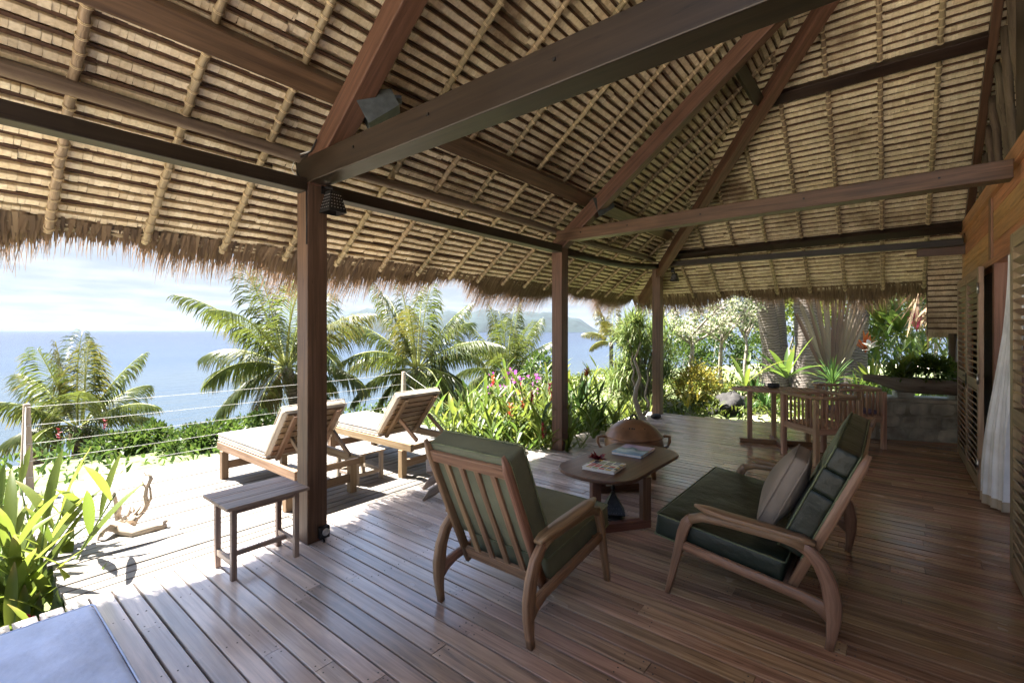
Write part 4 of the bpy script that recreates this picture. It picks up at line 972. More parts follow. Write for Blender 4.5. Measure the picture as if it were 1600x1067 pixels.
def barrel_chair(t):
    h=.26; ZT=.745; sz=.41
    for x in (-h,h):
        for y in (-h,h): m=MB(); m.box(x-.024,x+.024,y-.024,y+.024,0,ZT-.022 if x<.5 else .7,'z'); m.build('leg','garden',t,.003)
    def rail(a,b,z0,z1,nm='seat_rail'):
        m=MB(); a,b=V(a),V(b); dr=(b-a).normalized(); m.hexa(a+dr*.024,dr,dr.cross(Z_),Z_,0,(b-a).length-.048,-.014,.014,z0,z1); m.build(nm,'garden',t,.002)
    C=[(-h,-h,0),(h,-h,0),(h,h,0),(-h,h,0)]
    for i in range(4): rail(C[i],C[(i+1)%4],.34,.41)
    # curved top rail round three sides
    pts=[(h+.03,-h,ZT)]+[(h-.02-.5*i,-h-.02,ZT) for i in (0,.5)]+[(-h+.06,-h+.01,ZT),(-h-.01,-h+.09,ZT),(-h-.02,0,ZT),(-h-.01,h-.09,ZT),(-h+.06,h-.01,ZT),(h-.27,h+.02,ZT),(h-.02,h+.02,ZT),(h+.03,h,ZT)]
    m=MB(); n=len(pts)
    m.sect(pts,[.03]*n,[.06]*n,(0,0,1)); m.build('top_rail','garden',t)
    for s in (-1,1):
        for i in range(7):
            x=-h+.07+i*.065; m=MB(); m.bar((x,s*h,.41),(x,s*(h+.005),ZT-.012),.022,.014,(1,0,0)); m.build('slat','garden',t,.002)
    for i in range(7):
        y=-h+.07+i*.065; m=MB(); m.bar((-h,y,.41),(-h-.005,y,ZT-.012),.014,.022,(1,0,0)); m.build('slat','garden',t,.002)
    for i in range(7):
        m=MB(); m.box(-h+.026,h-.026,-h+.03+i*.068,-h+.09+i*.068,.412,.428); m.build('seat_slat','garden',t,.002)
t=thing('garden_chair','square slatted garden chair with its back to the sofa','chair',(6.49,.63,.001),rad(45),'slatted chairs at the oval table'); barrel_chair(t)
c=copy_tree(t); c.location=(7.62,.42,.001); c.rotation_euler=(0,0,rad(125)); c['label']='slatted garden chair on the far side of the oval table, by the stone wall'
c,p=cushion(.44,.44,.05,.02,.1); MT['mauve']=fabric('mauve_seat_pad',(.2,.15,.2),.8); o=c.build('seat_pad','mauve'); o.location=(7.62,.42,.456); o.rotation_euler=(0,0,rad(125)); tag(o,'mauve seat pad on the garden chair by the stone wall','cushion')
# ------------------------------------------------------------ lamps
def lamp(label,P,rz,tilt,mat='iron',s=1.0,bracket=True,perf=True):
    t=thing('wall_lamp',label,'lamp',P,rz); 
    m=MB(); a0,a1,h=.036*s,.068*s,.15*s
    Mt=M3.Rotation(tilt,4,'X')
    c=[V((x*a,y*a,z)) for z,a in ((0,a0),(-h,a1)) for x,y in ((-1,-1),(1,-1),(1,1),(-1,1))]; i=len(m.v); m.v+=c
    for k in range(4): m.face((i+4+k,i+4+(k+1)%4,i+(k+1)%4,i+k),[(0,0)]*4)
    m.face((i,i+1,i+2,i+3),[(0,0)]*4)
    sh=m.build('lamp_shade',mat,t); sh.matrix_local=Mt
    so=sh.modifiers.new('th','SOLIDIFY'); so.thickness=.003
    if perf:
        m=MB()
        for k in range(4):
            ax=V(((0,-1),(1,0),(0,1),(-1,0))[k]+(0,)); sd=V((-ax.y,ax.x,0))
            for r in range(5):
                z=-h*(.2+.15*r); a=a0+(a1-a0)*(-z/h)
                for q in range(5): p=ax*(a+.0018)+sd*((q-2)*a*.38)+Z_*z; m.bar(p-ax*.002,p+ax*.002,.006*s,.006*s)
        m.build('perforation','steel',sh)
    m=MB(); m.lathe((0,0,-h*.8),[(.001,0),(.025*s,.02),(.03*s,.05*s),(.015*s,.08*s),(.012*s,h*.75)],14); m.build('bulb','greymetal',sh)
    if bracket:
        m=MB(); m.bar((0,0,0),(0,0,.03*s),.012,.012); m.bar((0,0,.026*s),(0,.1*s,.05*s),.012,.012); m.box(-.03*s,.03*s,.1*s,.11*s,.0,.1*s); m.build('bracket','iron',t)
    return t
lamp('black perforated lamp hanging on the near post under the tie beam','lamp' and V((1.775,3.055,2.475)),0,0)
t=lamp('grey box spotlight on the rafter above the near post',V((1.93,2.55,3.02)),rad(-130),rad(-62),'greymetal',1.6,False,False)
m=MB(); m.box(-.04,.04,-.04,.04,0,.02); o=m.build('mount','iron',t); o.location=(0,0,.0)
t['label']='grey box spotlight on the rafter above the near post'
# arm of the spotlight
m=MB(); m.bar((.02,0,-.02),(.0,-.14,-.06),.014,.014); m.bar((0,-.14,-.06),(.0,-.13,.06),.014,.014); m.box(-.04,.04,-.2,-.135,-.03,.05); m.build('arm','iron',t)
lamp('grey spotlight on the second rafter, above the middle post',V((5.16,2.62,3.03)),rad(-130),rad(-70),'greymetal',1.7,False,False)
lamp('black bell-like lamp hanging by the far corner post',V((8.36,3.0,2.52)),rad(90),0,s=.95)
# ============================================================ vegetation
def rdir(e0,e1,az=None):
    a=R.uniform(0,6.2832) if az is None else az; e=rad(R.uniform(e0,e1)); return V((math.cos(a)*math.cos(e),math.sin(a)*math.cos(e),math.sin(e)))
def frond(L,width,az,el,droop,mat='palm',n=84,yellow=False,gap=.12,lean=.0):
    """one palm frond: curved stalk with two rows of leaflets; returns a builder at the origin"""
    m=MB(); h=V((math.cos(az),math.sin(az),0)); d=(h*math.cos(el)+Z_*math.sin(el)).normalized(); sd=d.cross(Z_)
    if sd.length<.05: sd=V((-math.sin(az),math.cos(az),0))
    sd.normalize(); sd=(sd+Z_*lean).normalized()
    cur=R.uniform(-.7,.7); tear=R.uniform(0,.12); pts=[V((0,0,0))]; ds=[d.copy()]; k=16
    for i in range(k):
        t=i/k; d=(d+V((0,0,-droop/k*(.3+1.6*t)))+sd*(cur/k*t)).normalized(); pts.append(pts[-1]+d*(L/k)); ds.append(d.copy())
    m.tube(pts,[.022*L/2*(1-.85*i/k)+.002 for i in range(k+1)],5,mi=1)
    for i in range(n):
        t=gap+(1-gap)*(i+.5)/n; f=t*k; a=int(min(k-1,f)); u=f-a; p=pts[a].lerp(pts[a+1],u); dd=ds[a].lerp(ds[a+1],u).normalized()
        nn=sd.cross(dd).normalized()
        ll=width*(.35+.65*math.sin(math.pi*min(1,(t*.85+.12))))*R.uniform(.85,1.1)*(1 if t<.9 else .75)
        for s in (-1,1):
            if R.random()<.02+tear: continue
            ld=(sd*s*(.9-.3*t)+dd*(.45+.5*t)+nn*R.uniform(-.1,.18)).normalized()
            w=.026*(ll/.5)**.5*R.uniform(.8,1.15); q=p.copy(); st=ll/3; P_=[q.copy()]; dr=R.uniform(.45,1.05)
            for j in range(3): ld=(ld+V((0,0,-dr*(.4+.5*j)))).normalized(); q=q+ld*st; P_.append(q.copy())
            wd=dd.cross(ld).cross(ld)
            wd=(dd-ld*dd.dot(ld)).normalized()
            m.strip(P_,[w*.7,w,w*.75,w*.08],wd,R.random()*.6+.2*t)
    return m
def palm(label,cat,base,H,lean,nf,L,width,trunk_r=.16,mats=('palm','rachis'),group=None,el=(82,-25),yellow=0,seed=0,ring=True,dead=3,name='palm_tree',az0=0,droop=(.35,1.5)):
    t=thing(name,label,cat,base,0,group); top=V((lean[0],lean[1],H))
    if H>.05:
        m=MB(); k=14; pts=[]
        for i in range(k+1):
            u=i/k; pts.append(V((lean[0]*u**1.6,lean[1]*u**1.6,H*u)))
        m.tube(pts,[trunk_r*(1.25-.35*min(1,i/4))*(1-.18*i/k)*(1+.05*(i%2)) for i in range(k+1)],14,jit=.03); m.build('trunk','palmbark',t)
    for i in range(nf):
        u=(i+.5)/nf; e=rad(el[0]+(el[1]-el[0])*u**1.1+R.uniform(-7,7)); az=az0+i*2.39996+R.uniform(-.2,.2)
        l=L*R.uniform(.85,1.1)*(.75+.35*math.sin(math.pi*min(1,u+.25)))
        mt=mats if R.random()>yellow else ('palmyel','rachis')
        if dead and i>=nf-2: mt=('dead','rachis'); e-=rad(25)
        o=frond(l,width*R.uniform(.9,1.1),az,e,droop[0]+(droop[1]-droop[0])*u,lean=R.uniform(-.25,.25)).build('frond',mt,t); o.location=top+V((math.cos(az),math.sin(az),0))*trunk_r*.4+Z_*(.1*(1-u))
    if dead:
        m=MB()
        for i in range(dead*5):
            d=rdir(-75,10); m.blade(top+V((d.x,d.y,0))*trunk_r*.6+Z_*R.uniform(-.35,.05),d,Z_,R.uniform(.25,.6),.07,.8,3,.4)
        m.build('leaf_sheath','dead',t)
    return t
def shrub(label,cat,c,rx,ry,rz,n,ls,mat,group=None,name='shrub',stems=6,gaps=.5,flowers=None,zb=None,lw=.5,part='foliage'):
    """leafy mass with an uneven outline and gaps: leaf clumps on twigs"""
    t=thing(name,label,cat,(c[0],c[1],c[2]),0,group); m=MB(); fm=MB()
    z0=-rz if zb is None else zb
    nc=max(8,n//26); cl=[]
    for i in range(nc):
        d=rdir(-35,90); r=R.uniform(.45,1.0)**.5; k=1+.22*math.sin(3*math.atan2(d.y,d.x)+c[0])+R.uniform(-.15,.15)
        cl.append((V((d.x*rx*r*k,d.y*ry*r*k,d.z*rz*r*k)),R.uniform(.16,.34)*min(rx,ry,rz)*1.25+.03))
    for i in range(n):
        p,cr=R.choice(cl); d=rdir(-90,90); q=p+d*cr*R.uniform(.3,1)
        out=(q+V((0,0,rz*.3))).normalized(); ld=(out*.7+d*.8+V((0,0,R.uniform(-.2,.4)))).normalized()
        if flowers and R.random()<flowers[1]: fm.leaflet(q+out*.03,ld,rdir(-90,90),ls*flowers[2],ls*flowers[2]*.9)
        else: m.leaflet(q,ld,rdir(20,90),ls*R.uniform(.7,1.2),ls*lw)
    m.build(part,mat,t)
    if fm.f: fm.build('blossom',flowers[0],t)
    if stems:
        for i in range(stems):
            m=MB(); p,cr=R.choice(cl); b=V((R.uniform(-.25,.25)*rx,R.uniform(-.25,.25)*ry,z0)); mid=b.lerp(p,.5)+V((R.uniform(-.1,.1)*rx,R.uniform(-.1,.1)*ry,.1*rz)); m.tube([b,mid,p],[.018*(rx+.4),.012*(rx+.4),.006],6); m.build('stem','bark',t)
    return t
def lance_plant(label,cat,base,nst,h,leafL,leafW,nl,mat='ginger',group=None,spread=.25,name='ginger_plant',single=False,flower=None,tilt=(50,86),el=(15,60)):
    """canes with lance leaves in two ranks"""
    t=thing(name,label,cat,base,0,group); ml=MB(); ms=MB(); fm=MB()
    for k in range(nst):
        d=rdir(*tilt); b=V((R.uniform(-spread,spread),R.uniform(-spread,spread),0)); hh=h*R.uniform(.65,1.1)
        pts=[b]; 
        for i in range(6): d=(d+V((0,0,-.05))+V((d.x,d.y,0))*.05).normalized(); pts.append(pts[-1]+d*hh/6)
        o=MB(); o.tube(pts,[.012,.011,.01,.009,.008,.006,.004],6); o.build('stem','stem',t)
        az=R.uniform(0,6.28)
        for i in range(nl):
            u=.25+.75*(i+.5)/nl; a=min(5,int(u*6)); p=pts[a].lerp(pts[a+1],u*6-a); dd=rdir(el[0],el[1],az+(i%2)*math.pi+R.uniform(-.6,.6)); dd=(dd+Z_*.6*u).normalized()
            if single:
                o=MB(); o.blade(V((0,0,0)),dd,Z_,leafL*R.uniform(.75,1.1),leafW*R.uniform(.85,1.1),R.uniform(.3,.9),7,.3); q=o.build('leaf',mat,t); q.location=p
            else: ml.blade(p,dd,Z_,leafL*R.uniform(.7,1.1),leafW*R.uniform(.8,1.1),R.uniform(.3,1.0),4,.3)
        if flower and R.random()<flower[1]:
            tip=pts[-1]+Z_*.02; fm=MB()
            for i in range(14): fm.blade(tip+Z_*i*.012,rdir(10,70),Z_,.05*flower[2],.03*flower[2],.2,2,.4)
            fm.build('flower',flower[0],t)
    if ml.f: ml.build('foliage',mat,t)
    return t
def rosette(label,cat,base,n,L,w,mat,group=None,name='spiky_plant',el=(5,85),droop=(.3,1.2),h=0,single=False,fold=.3,seg=5,stem=None):
    t=thing(name,label,cat,base,0,group); m=MB()
    if h: sm=MB(); sm.tube([(0,0,-.05),(.01,.0,h*.5),(0,.01,h)],[.03,.025,.02],7); sm.build('stem',stem or 'stem',t)
    for i in range(n):
        d=rdir(*el,az=i*2.39996+R.uniform(-.3,.3)); dr=R.uniform(*droop)*(1.1-d.z*.6)
        if single:
            o=MB(); o.blade(V((0,0,0)),d,Z_,L*R.uniform(.75,1.1),w*R.uniform(.8,1.1),dr,6,fold); q=o.build('leaf',mat,t); q.location=(0,0,h+R.uniform(0,.06))
        else: m.blade(V((0,0,h+R.uniform(-.05,.08))),d,Z_,L*R.uniform(.75,1.1),w*R.uniform(.8,1.1),dr,seg,fold)
    if m.f: m.build('foliage',mat,t)
    return t
def G(x,y,dz=0): return (x,y,gz(x,y)+dz)
def at(px,d,dz=0):
    w=FW*d+RT*((px-800)/731*d); return G(w.x,w.y,dz)
def atz(px,py,d): w=D(px,py,d); return (w.x,w.y,w.z)
# --- coconut palms on the slope towards the sea
def palm_at(label,px,py,d,L,nf,width,**k):
    c=D(px,py,d); b=V((c.x+k.pop('bx',0),c.y+k.pop('by',0),0)); b.z=gz(b.x,b.y)-.1
    return palm(label,'palm tree',b,c.z-b.z,(c.x-b.x,c.y-b.y),nf,L,width,**k)
PG='coconut palms between the deck and the sea'
palm_at('short coconut palm with a thick stub trunk below the near deck corner',122,668,8.6,1.55,19,.55,trunk_r=.2,group=PG,yellow=.15,az0=.4,droop=(.25,1.3),el=(84,-18),bx=.1)
palm_at('tall coconut palm half hidden behind the near post',447,575,10.2,2.15,24,.72,trunk_r=.16,group=PG,yellow=.08,az0=1.0,el=(84,-35),droop=(.4,1.7),bx=.3)
palm_at('coconut palm rising directly behind the far rail post and the second lounger',652,578,11.8,2.2,25,.72,trunk_r=.17,group=PG,yellow=.1,az0=2.1,el=(84,-40),droop=(.4,1.8),dead=6,bx=.2)
palm_at('coconut palm farther off above the bougainvillea, left of the middle post',792,585,15.5,2.2,22,.7,trunk_r=.16,group=PG,az0=.2,el=(86,-10),droop=(.3,1.2))
# second stub trunk beside the first palm
m=MB(); c=D(146,690,9.0); g=gz(c.x,c.y); m.tube([(c.x,c.y,g-.1),(c.x,c.y+.02,(g+c.z)/2),(c.x-.02,c.y,c.z+.1)],[.22,.2,.17],14,jit=.08); o=m.build('palm_stump','palmbark'); tag(o,'cut palm stump beside the trunk of the short coconut palm','stump')
# hedge along the sea edge of the deck
HG='green bushes along the sea edge of the deck'
for i,(px,top,d,r,lb) in enumerate(((185,705,7.3,.42,'low green bush by the red flowers at the near end of the hedge'),(245,675,7.8,.6,'round green bush in the hedge left of the sun loungers'),(305,690,7.5,.45,'small green bush at the deck edge left of the cream lounger'),(345,668,8.0,.55,'green bush right behind the foot of the near sun lounger'),(405,655,8.3,.6,'green bush behind the middle of the near sun lounger'),(470,655,8.6,.6,'green bush hidden partly by the near post behind the loungers'))):
    c=D(px,top,d); g=gz(c.x,c.y); zc=(c.z+g)/2; shrub(lb,'bush',(c.x,c.y,zc),r,r*.75,max(.18,(c.z-g)/2)+.03,1500,.085,'hedge',HG,'bush')
lance_plant('small red-flowered plant at the sea edge of the deck below the short palm','plant',at(120,7.35,-.0),7,.4,.16,.04,6,'hedge',name='flower_plant',flower=('red',.3,1.0),spread=.3)
# sea-slope undergrowth, one mass
m=MB()
for i in range(5200):
    x=R.uniform(-3,13); y=R.uniform(7.2,14)
    if R.random()<(y-7)/9: continue
    z=gz(x,y); d=rdir(20,85); m.leaflet((x,y,z+R.uniform(-.05,.22)),d,rdir(0,90),R.uniform(.08,.22),.05)
o=m.build('slope_undergrowth','hedge',kind='stuff')
# near ginger plants left of the deck
R.seed(21)
NG='broad-leaved ginger plants beside the deck'
def near(px,py,d,lb,**k):
    c=D(px,py,d); b=(c.x,c.y,-.6); return lance_plant(lb,'plant',b,group=NG,single=True,spread=.12,el=(20,70),**k)
near(38,880,2.95,'tall ginger plant with long striped leaves leaning over the sunny deck',nst=5,h=1.1,leafL=.5,leafW=.066,nl=7,tilt=(72,88))
near(-5,850,3.0,'ginger plant at the left edge, partly outside the picture',nst=4,h=.95,leafL=.48,leafW=.066,nl=7,tilt=(70,88))
near(40,930,2.75,'low ginger plant in front, close to the floor edge and the mattress',nst=5,h=.55,leafL=.38,leafW=.06,nl=6,tilt=(55,85))
near(-40,900,3.0,'ginger plant mostly cut off by the left edge',nst=4,h=.95,leafL=.38,leafW=.07,nl=6,tilt=(65,88))
near(52,810,3.6,'slim ginger plant next to the near rail post',nst=2,h=.9,leafL=.36,leafW=.06,nl=6,tilt=(75,88))
lance_plant('small ground plant with red flowers in the near left corner','plant',(.16,3.72,-.5),7,.34,.14,.05,6,'deep',name='ground_plant',flower=('red',.6,.9),spread=.2)
lance_plant('low fern-like plant against the floor edge, in the near left corner','plant',(.33,3.66,-.5),9,.36,.2,.03,8,'bright',name='ground_plant',spread=.14)
m=MB()
for i in range(1500):
    x=R.uniform(-1.6,.42); y=R.uniform(3.6,6.2); d=rdir(10,80); m.leaflet((x,y,gz(x,y)+R.uniform(0,.2)),d,rdir(0,90),R.uniform(.07,.16),.05)
m.build('corner_undergrowth','deep',kind='stuff')
# ginger bed beyond the deck, between the loungers and the middle post
R.seed(5)
BG='yellow-green ginger plants in the bed beyond the deck'
bed=[(715,610,6.9),(745,615,6.5),(775,600,7.2),(800,605,6.6),(835,600,7.0),(860,590,7.4),(730,640,6.3),(765,650,6.1),(800,650,6.0),(840,640,6.2),(865,650,6.1),(905,600,7.2),(930,620,7.4),(960,630,7.7),(910,640,6.9),(985,640,8.1),(940,650,7.2),(820,575,7.9),(880,575,8.0)]
names=['by the back of the far lounger','behind the far lounger','under the purple bougainvillea','in the middle of the bed','with red flower cones at the top of the bed','right beside the middle post','low at the deck corner','low in front at the deck edge','low in the middle of the deck edge','low in front with a red bloom','at the foot of the middle post','just right of the middle post','between the middle post and the clay pot','behind the clay pot','low behind the middle post','beside the twisted branch','at the floor edge behind the pot','tall at the back of the bed','tall at the back behind the middle post']
for (px,py,d),nm in zip(bed,names):
    c=D(px,py,d); g=gz(c.x,c.y); h=c.z-g
    lance_plant('yellow-green ginger plant '+nm,'plant',(c.x,c.y,g),9,max(.45,h*1.05),.34,.05,9,R.choice(('ginger','ginger','bright')),BG,.32,flower=('red' if 'red' in nm else 'orange',.3 if 'red' in nm or 'middle of the bed' in nm or 'right beside' in nm else 0,1.2),tilt=(55,88))
rosette('feathery yellow-green palm seedling at the corner of the deck','palm',at(735,6.6,.1),26,.75,.03,'papyrus',name='palm_seedling',el=(20,85),droop=(.5,1.3),h=.3)
c=D(805,605,7.8); shrub('purple bougainvillea blooming above the ginger bed','bush',(c.x,c.y,c.z-.1),.5,.4,.28,500,.07,'hedge',None,'bougainvillea',flowers=('magenta',.22,.9),zb=-.9)
c=D(843,580,13); shrub('small grey-green tree beyond the bougainvillea, left of the middle post','tree',(c.x,c.y,c.z),.5,.5,.5,700,.12,'hedge',None,'small_tree',zb=-2)
# heliconia right of the middle post
rosette('dark-leaved bird-nest plant with an orange bloom, right of the middle post','plant',atz(905,640,7.3),11,.62,.09,'deep',name='heliconia',el=(25,80),droop=(.15,.5),single=True)
m=MB(); c=V(atz(917,585,7.2))
for i in range(26): m.blade(c+Z_*(i*.004-.05),rdir(15,75),Z_,.09,.035,.2,2,.4)
m.tube([c-Z_*.6,c],[.012,.01],6,mi=1); o=m.build('flower_cone',['orange','stem']); tag(o,'orange flower cone on a stalk to the right of the middle post','flower')
# yellow palm + weeping narrow-leaved tree between middle and corner posts
palm('yellow-fronded palm behind the weeping narrow-leaved tree','palm',V(at(955,11.5)),D(955,535,11.5).z-at(955,11.5)[2],(0,0),11,.85,.3,trunk_r=.06,mats=('palmyel','rachis'),el=(80,5),dead=0,name='yellow_palm')
t=thing('weeping_tree','bushy tree with narrow drooping yellow-green leaves behind the clay pot','tree',at(1000,10.6))
g=t.location.z; m=MB(); ms=MB()
heads=[]
for i in range(62):
    px=R.uniform(945,1045); py=R.uniform(505,640); dd=R.uniform(9.9,11.2)
    if (px-950)<22 and py<560: px+=28
    p=D(px,py,dd)-t.location; heads.append(p); ms.tube([V((R.uniform(-.2,.2),R.uniform(-.2,.2),-.1)),V((p.x*.4,p.y*.4,p.z*.55)),p],[.035,.026,.012],6)
    for k in range(52): m.blade(p+rdir(-60,60)*.08,rdir(-20,85),Z_,R.uniform(.32,.6),.024,R.uniform(.8,2.2),4,.2)
m.build('foliage','papyrus',t); ms.build('stem','bark',t)
for i,px in enumerate((955,985,1015)): rosette(('grassy clump with arching leaves left of the twisted branch','grassy clump with arching leaves behind the twisted branch','grassy clump with arching leaves at the foot of the corner post')[i],'plant',atz(px,668-i*9,8.6+i*.5),60,.5,.022,'papyrus',name='grass_clump',el=(15,85),droop=(.8,2))
# --- garden beyond the far end
def tree(label,px,d,H,crown,n,ls,mat,lean=0,flowers=None,r=.05,py=505):
    b=V(at(px,d)); t=thing('tree',label,'tree',b); ms=MB(); m=MB(); fm=MB(); tips=[]
    top=V((lean,lean*.3,H*.55)); ms.tube([(0,0,-.1),(lean*.3,.03,H*.25),(lean*.7,-.02,H*.42),top],[r*1.2,r,r*.9,r*.75],9,jit=.08)
    for i in range(9):
        a=i*2.4+R.uniform(-.3,.3); e=R.uniform(15,70); d_=rdir(e,e,a); l=crown*R.uniform(.6,1.1); p=top+Z_*R.uniform(-.5,.2)*H*.2; mid=p+d_*l*.5+Z_*R.uniform(-.05,.1); q=p+d_*l+Z_*R.uniform(0,.15)
        ms.tube([p,mid,q],[r*.55,r*.4,r*.15],6,jit=.08); tips+=[mid,q,q.lerp(mid,.5)]
        for k in range(2):
            q2=mid+rdir(-10,60)*l*.45; ms.tube([mid,q2],[r*.28,r*.1],5); tips.append(q2)
    for i in range(n):
        p=R.choice(tips)+rdir(-60,80)*R.uniform(.02,.32)*crown*.55
        if flowers and R.random()<flowers[1]: fm.leaflet(p,rdir(-20,80),rdir(-90,90),ls*1.0,ls*.9)
        else: m.leaflet(p,rdir(-40,60),rdir(10,90),ls*R.uniform(.7,1.2),ls*.5)
    ms.build('trunk','bark',t); m.build('crown',mat,t)
    if fm.f: fm.build('blossom',flowers[0],t)
    return t
tree('thin grey tree with pale pink bougainvillea just right of the corner post',1080,11.2,2.7,1.2,1900,.075,'hedge',.05,('pink',.6),.055)
tree('thin leaning tree with pale pink blossom behind the yellow bush',1128,12.2,2.9,1.25,1900,.08,'hedge',-.2,('pink',.55),.05)
tree('small branching tree with sparse pale blossom at the end of the garden',1165,13.5,3.0,1.2,1500,.085,'hedge',.1,('pink',.35),.045)
c=D(1086,605,10.4); shrub('round yellow-leaved bush right of the corner post','bush',(c.x,c.y,c.z),.48,.48,.4,2300,.075,'yellow',None,'bush',zb=-.95)
c=D(1120,545,15); shrub('tall green bush behind the yellow bush','bush',(c.x,c.y,c.z-.2),.9,.9,.8,2600,.12,'hedge',None,'bush',zb=-1.6)
c=D(1060,560,16); shrub('green bush behind the corner post','bush',(c.x,c.y,c.z-.3),1.0,1.0,1.0,2600,.12,'hedge',None,'bush',zb=-1.6)
lance_plant('low reddish-green plants along the far floor edge','plant',atz(1062,640,9.6),9,.3,.2,.05,7,'yellow',name='border_plant',spread=.35)
lance_plant('low green plants left of the dark rock','plant',atz(1105,640,9.9),9,.3,.2,.05,7,'ginger',name='border_plant',spread=.35)
# rocks
def rockm(label,px,py,d,s):
    m=MB(); n=10
    for i in range(n+1):
        for j in range(14):
            th=math.pi*i/n; a=2*math.pi*j/14; r=1+.25*math.sin(3*a+i)*math.sin(th)+R.uniform(-.16,.16)
            m.v.append(V((r*math.sin(th)*math.cos(a)*s[0],r*math.sin(th)*math.sin(a)*s[1],r*math.cos(th)*s[2])))
    for i in range(n):
        for j in range(14): j2=(j+1)%14; m.face((i*14+j,(i+1)*14+j,(i+1)*14+j2,i*14+j2),[(0,0)]*4,True)
    o=m.build('rock','rock'); o.location=D(px,py,d); tag(o,label,'rock')
rockm('dark rough rock at the far floor edge under the oval table',1143,633,9.7,(.38,.3,.26))
rockm('smaller dark rock left of the big rough one',1115,645,9.75,(.16,.15,.13))
rockm('dark rock behind the table leg by the ferns',1185,652,9.6,(.25,.2,.14))
for i,(px,py,d,lb) in enumerate(((1165,640,9.55,'dark green strap-leaved clump behind the table leg'),(1195,630,9.6,'dark green strap-leaved clump under the oval table'),(1215,655,9.4,'low strap-leaved clump at the floor edge near the garden chair'),(1180,610,10.2,'strap-leaved clump behind the dark rock'))):
    rosette(lb,'plant',atz(px,py+12,d),55,.5,.04,'deep',name='strap_leaf_clump',el=(15,80),droop=(.7,1.8),group='strap-leaved clumps at the far floor edge')
# big-leaved lily in front of the palms
rosette('big bright green plant with broad leaves behind the oval table','plant',atz(1229,592,9.9),17,.95,.14,'bright',name='broad_leaf_plant',el=(15,80),droop=(.35,1.1),single=True,fold=.25)
rosette('single long arching leaf plant left of the oval table','plant',atz(1165,605,9.9),5,.95,.09,'ginger',name='broad_leaf_plant',el=(30,75),droop=(.9,1.5),single=True)
# palm trunks
def trunk_palm(label,px0,px1,d,r,H,group):
    b=V(at(px0,d)); tt=D(px1,470,d); lx=(tt-b); k=H/(tt.z-b.z); lean=(lx.x*k,lx.y*k)
    return palm(label,'palm tree',b,H,lean,13,2.6,.65,trunk_r=r,group=group,el=(70,-30),droop=(.5,1.6),dead=0)
TG='mature palms beyond the far end of the floor'
trunk_palm('leaning grey palm trunk, leftmost of those seen under the far eave',1212,1186,12.2,.27,4.6,TG)
trunk_palm('slimmer pale palm trunk just right of the leaning one',1222,1212,13.5,.2,5.0,TG)
trunk_palm('upright ringed palm trunk between the bright green plant and the fan plant',1264,1258,11.8,.33,4.8,TG)
trunk_palm('pale ringed palm trunk right behind the fan-shaped plant',1334,1352,12.0,.25,5.0,TG)
# traveller's palm: flat fan of stalks
t=thing('fan_palm','fan-shaped plant with flat reddish-brown overlapping leaf stalks','plant',atz(1302,600,10.3))
fx=RT.copy()
for i in range(21):
    a=rad(-27+54*i/20)*(1 if i%2 else .96); dr=(fx*math.sin(a)+Z_*math.cos(a)).normalized(); L=1.15+1.15*max(0,math.cos(a*2.4))+R.uniform(-.1,.1)
    m=MB(); b0=fx*(math.sin(a)*.16)+FW*(.025*(i%2)+R.uniform(-.01,.01)); sdv=dr.cross(FW).normalized()
    pts=[b0+dr*(L*u)+FW*.03*u*u for u in lin(0,1,6)]
    ws=[.07,.085,.085,.075,.055,.03]; k=len(m.v); rn=R.random()
    for p,w in zip(pts,ws): m.v+=[p-sdv*w/2+FW*.012,p-FW*.012,p+sdv*w/2+FW*.012]
    for q in range(5):
        A=k+3*q; m.face((A,A+1,A+4,A+3),[(rn,0)]*4,True); m.face((A+1,A+2,A+5,A+4),[(rn,0)]*4,True)
    m.build('leaf_stalk','fan',t)
for i in range(8):
    m=MB(); a=rad(-22+44*i/7); dr=(fx*math.sin(a)+Z_*math.cos(a)*.9).normalized(); 
    m.blade(dr*2.25+fx*math.sin(a)*.1,dr,FW,1.3,.28,.5,5,.15); m.build('leaf_blade','ginger',t)
rosette('grassy arching plant at the foot of the fan-shaped plant','plant',atz(1300,600,9.9),40,.6,.035,'deep',name='strap_leaf_clump',el=(15,80),droop=(.6,1.6))
# canopy and jungle to the right
def jungle(label,px,py,d,rx,rz,n,ls,mat,nm='bush',fl=None,cat='bush'):
    c=D(px,py,d); return shrub(label,cat,(c.x,c.y,c.z),rx,rx,rz,n,ls,mat,None,nm,8,flowers=fl,zb=gz(c.x,c.y)-c.z)
jungle('broad mass of light green leaves behind the palm trunks',1235,500,17,1.7,1.1,3200,.17,'ginger')
jungle('leafy green tree behind the fan-shaped plant',1320,480,17,1.9,1.5,3600,.18,'hedge')
jungle('yellow-green bush to the right of the fan-shaped plant',1385,540,12.6,.8,.7,2200,.13,'ginger')
jungle('leafy shrub with small leaves above the wooden trough',1425,500,13.5,1.1,1.0,2600,.14,'hedge')
jungle('pale grey-green shrub beside the hanging thatch screen',1470,480,14,1.0,1.3,2400,.13,'ginger')
jungle('light green shrub beyond the sandy gap',1195,555,16,1.0,.6,1800,.13,'hedge')
rosette('plant with upright burgundy leaves above the wooden trough','plant',atz(1432,520,10.6),14,.5,.07,'burgundy',name='burgundy_plant',el=(35,85),droop=(.2,.6),h=.02,single=True)
rosette('large-leaved green plant high above the wooden trough','plant',atz(1405,520,11.2),11,.95,.2,'bright',name='banana_plant',el=(25,80),droop=(.4,1.0),single=True)
rosette('large banana-like leaves under the far eave, right of the palm trunks','plant',atz(1378,510,11.6),11,1.0,.2,'ginger',name='banana_plant',el=(30,85),droop=(.4,1.1),single=True)
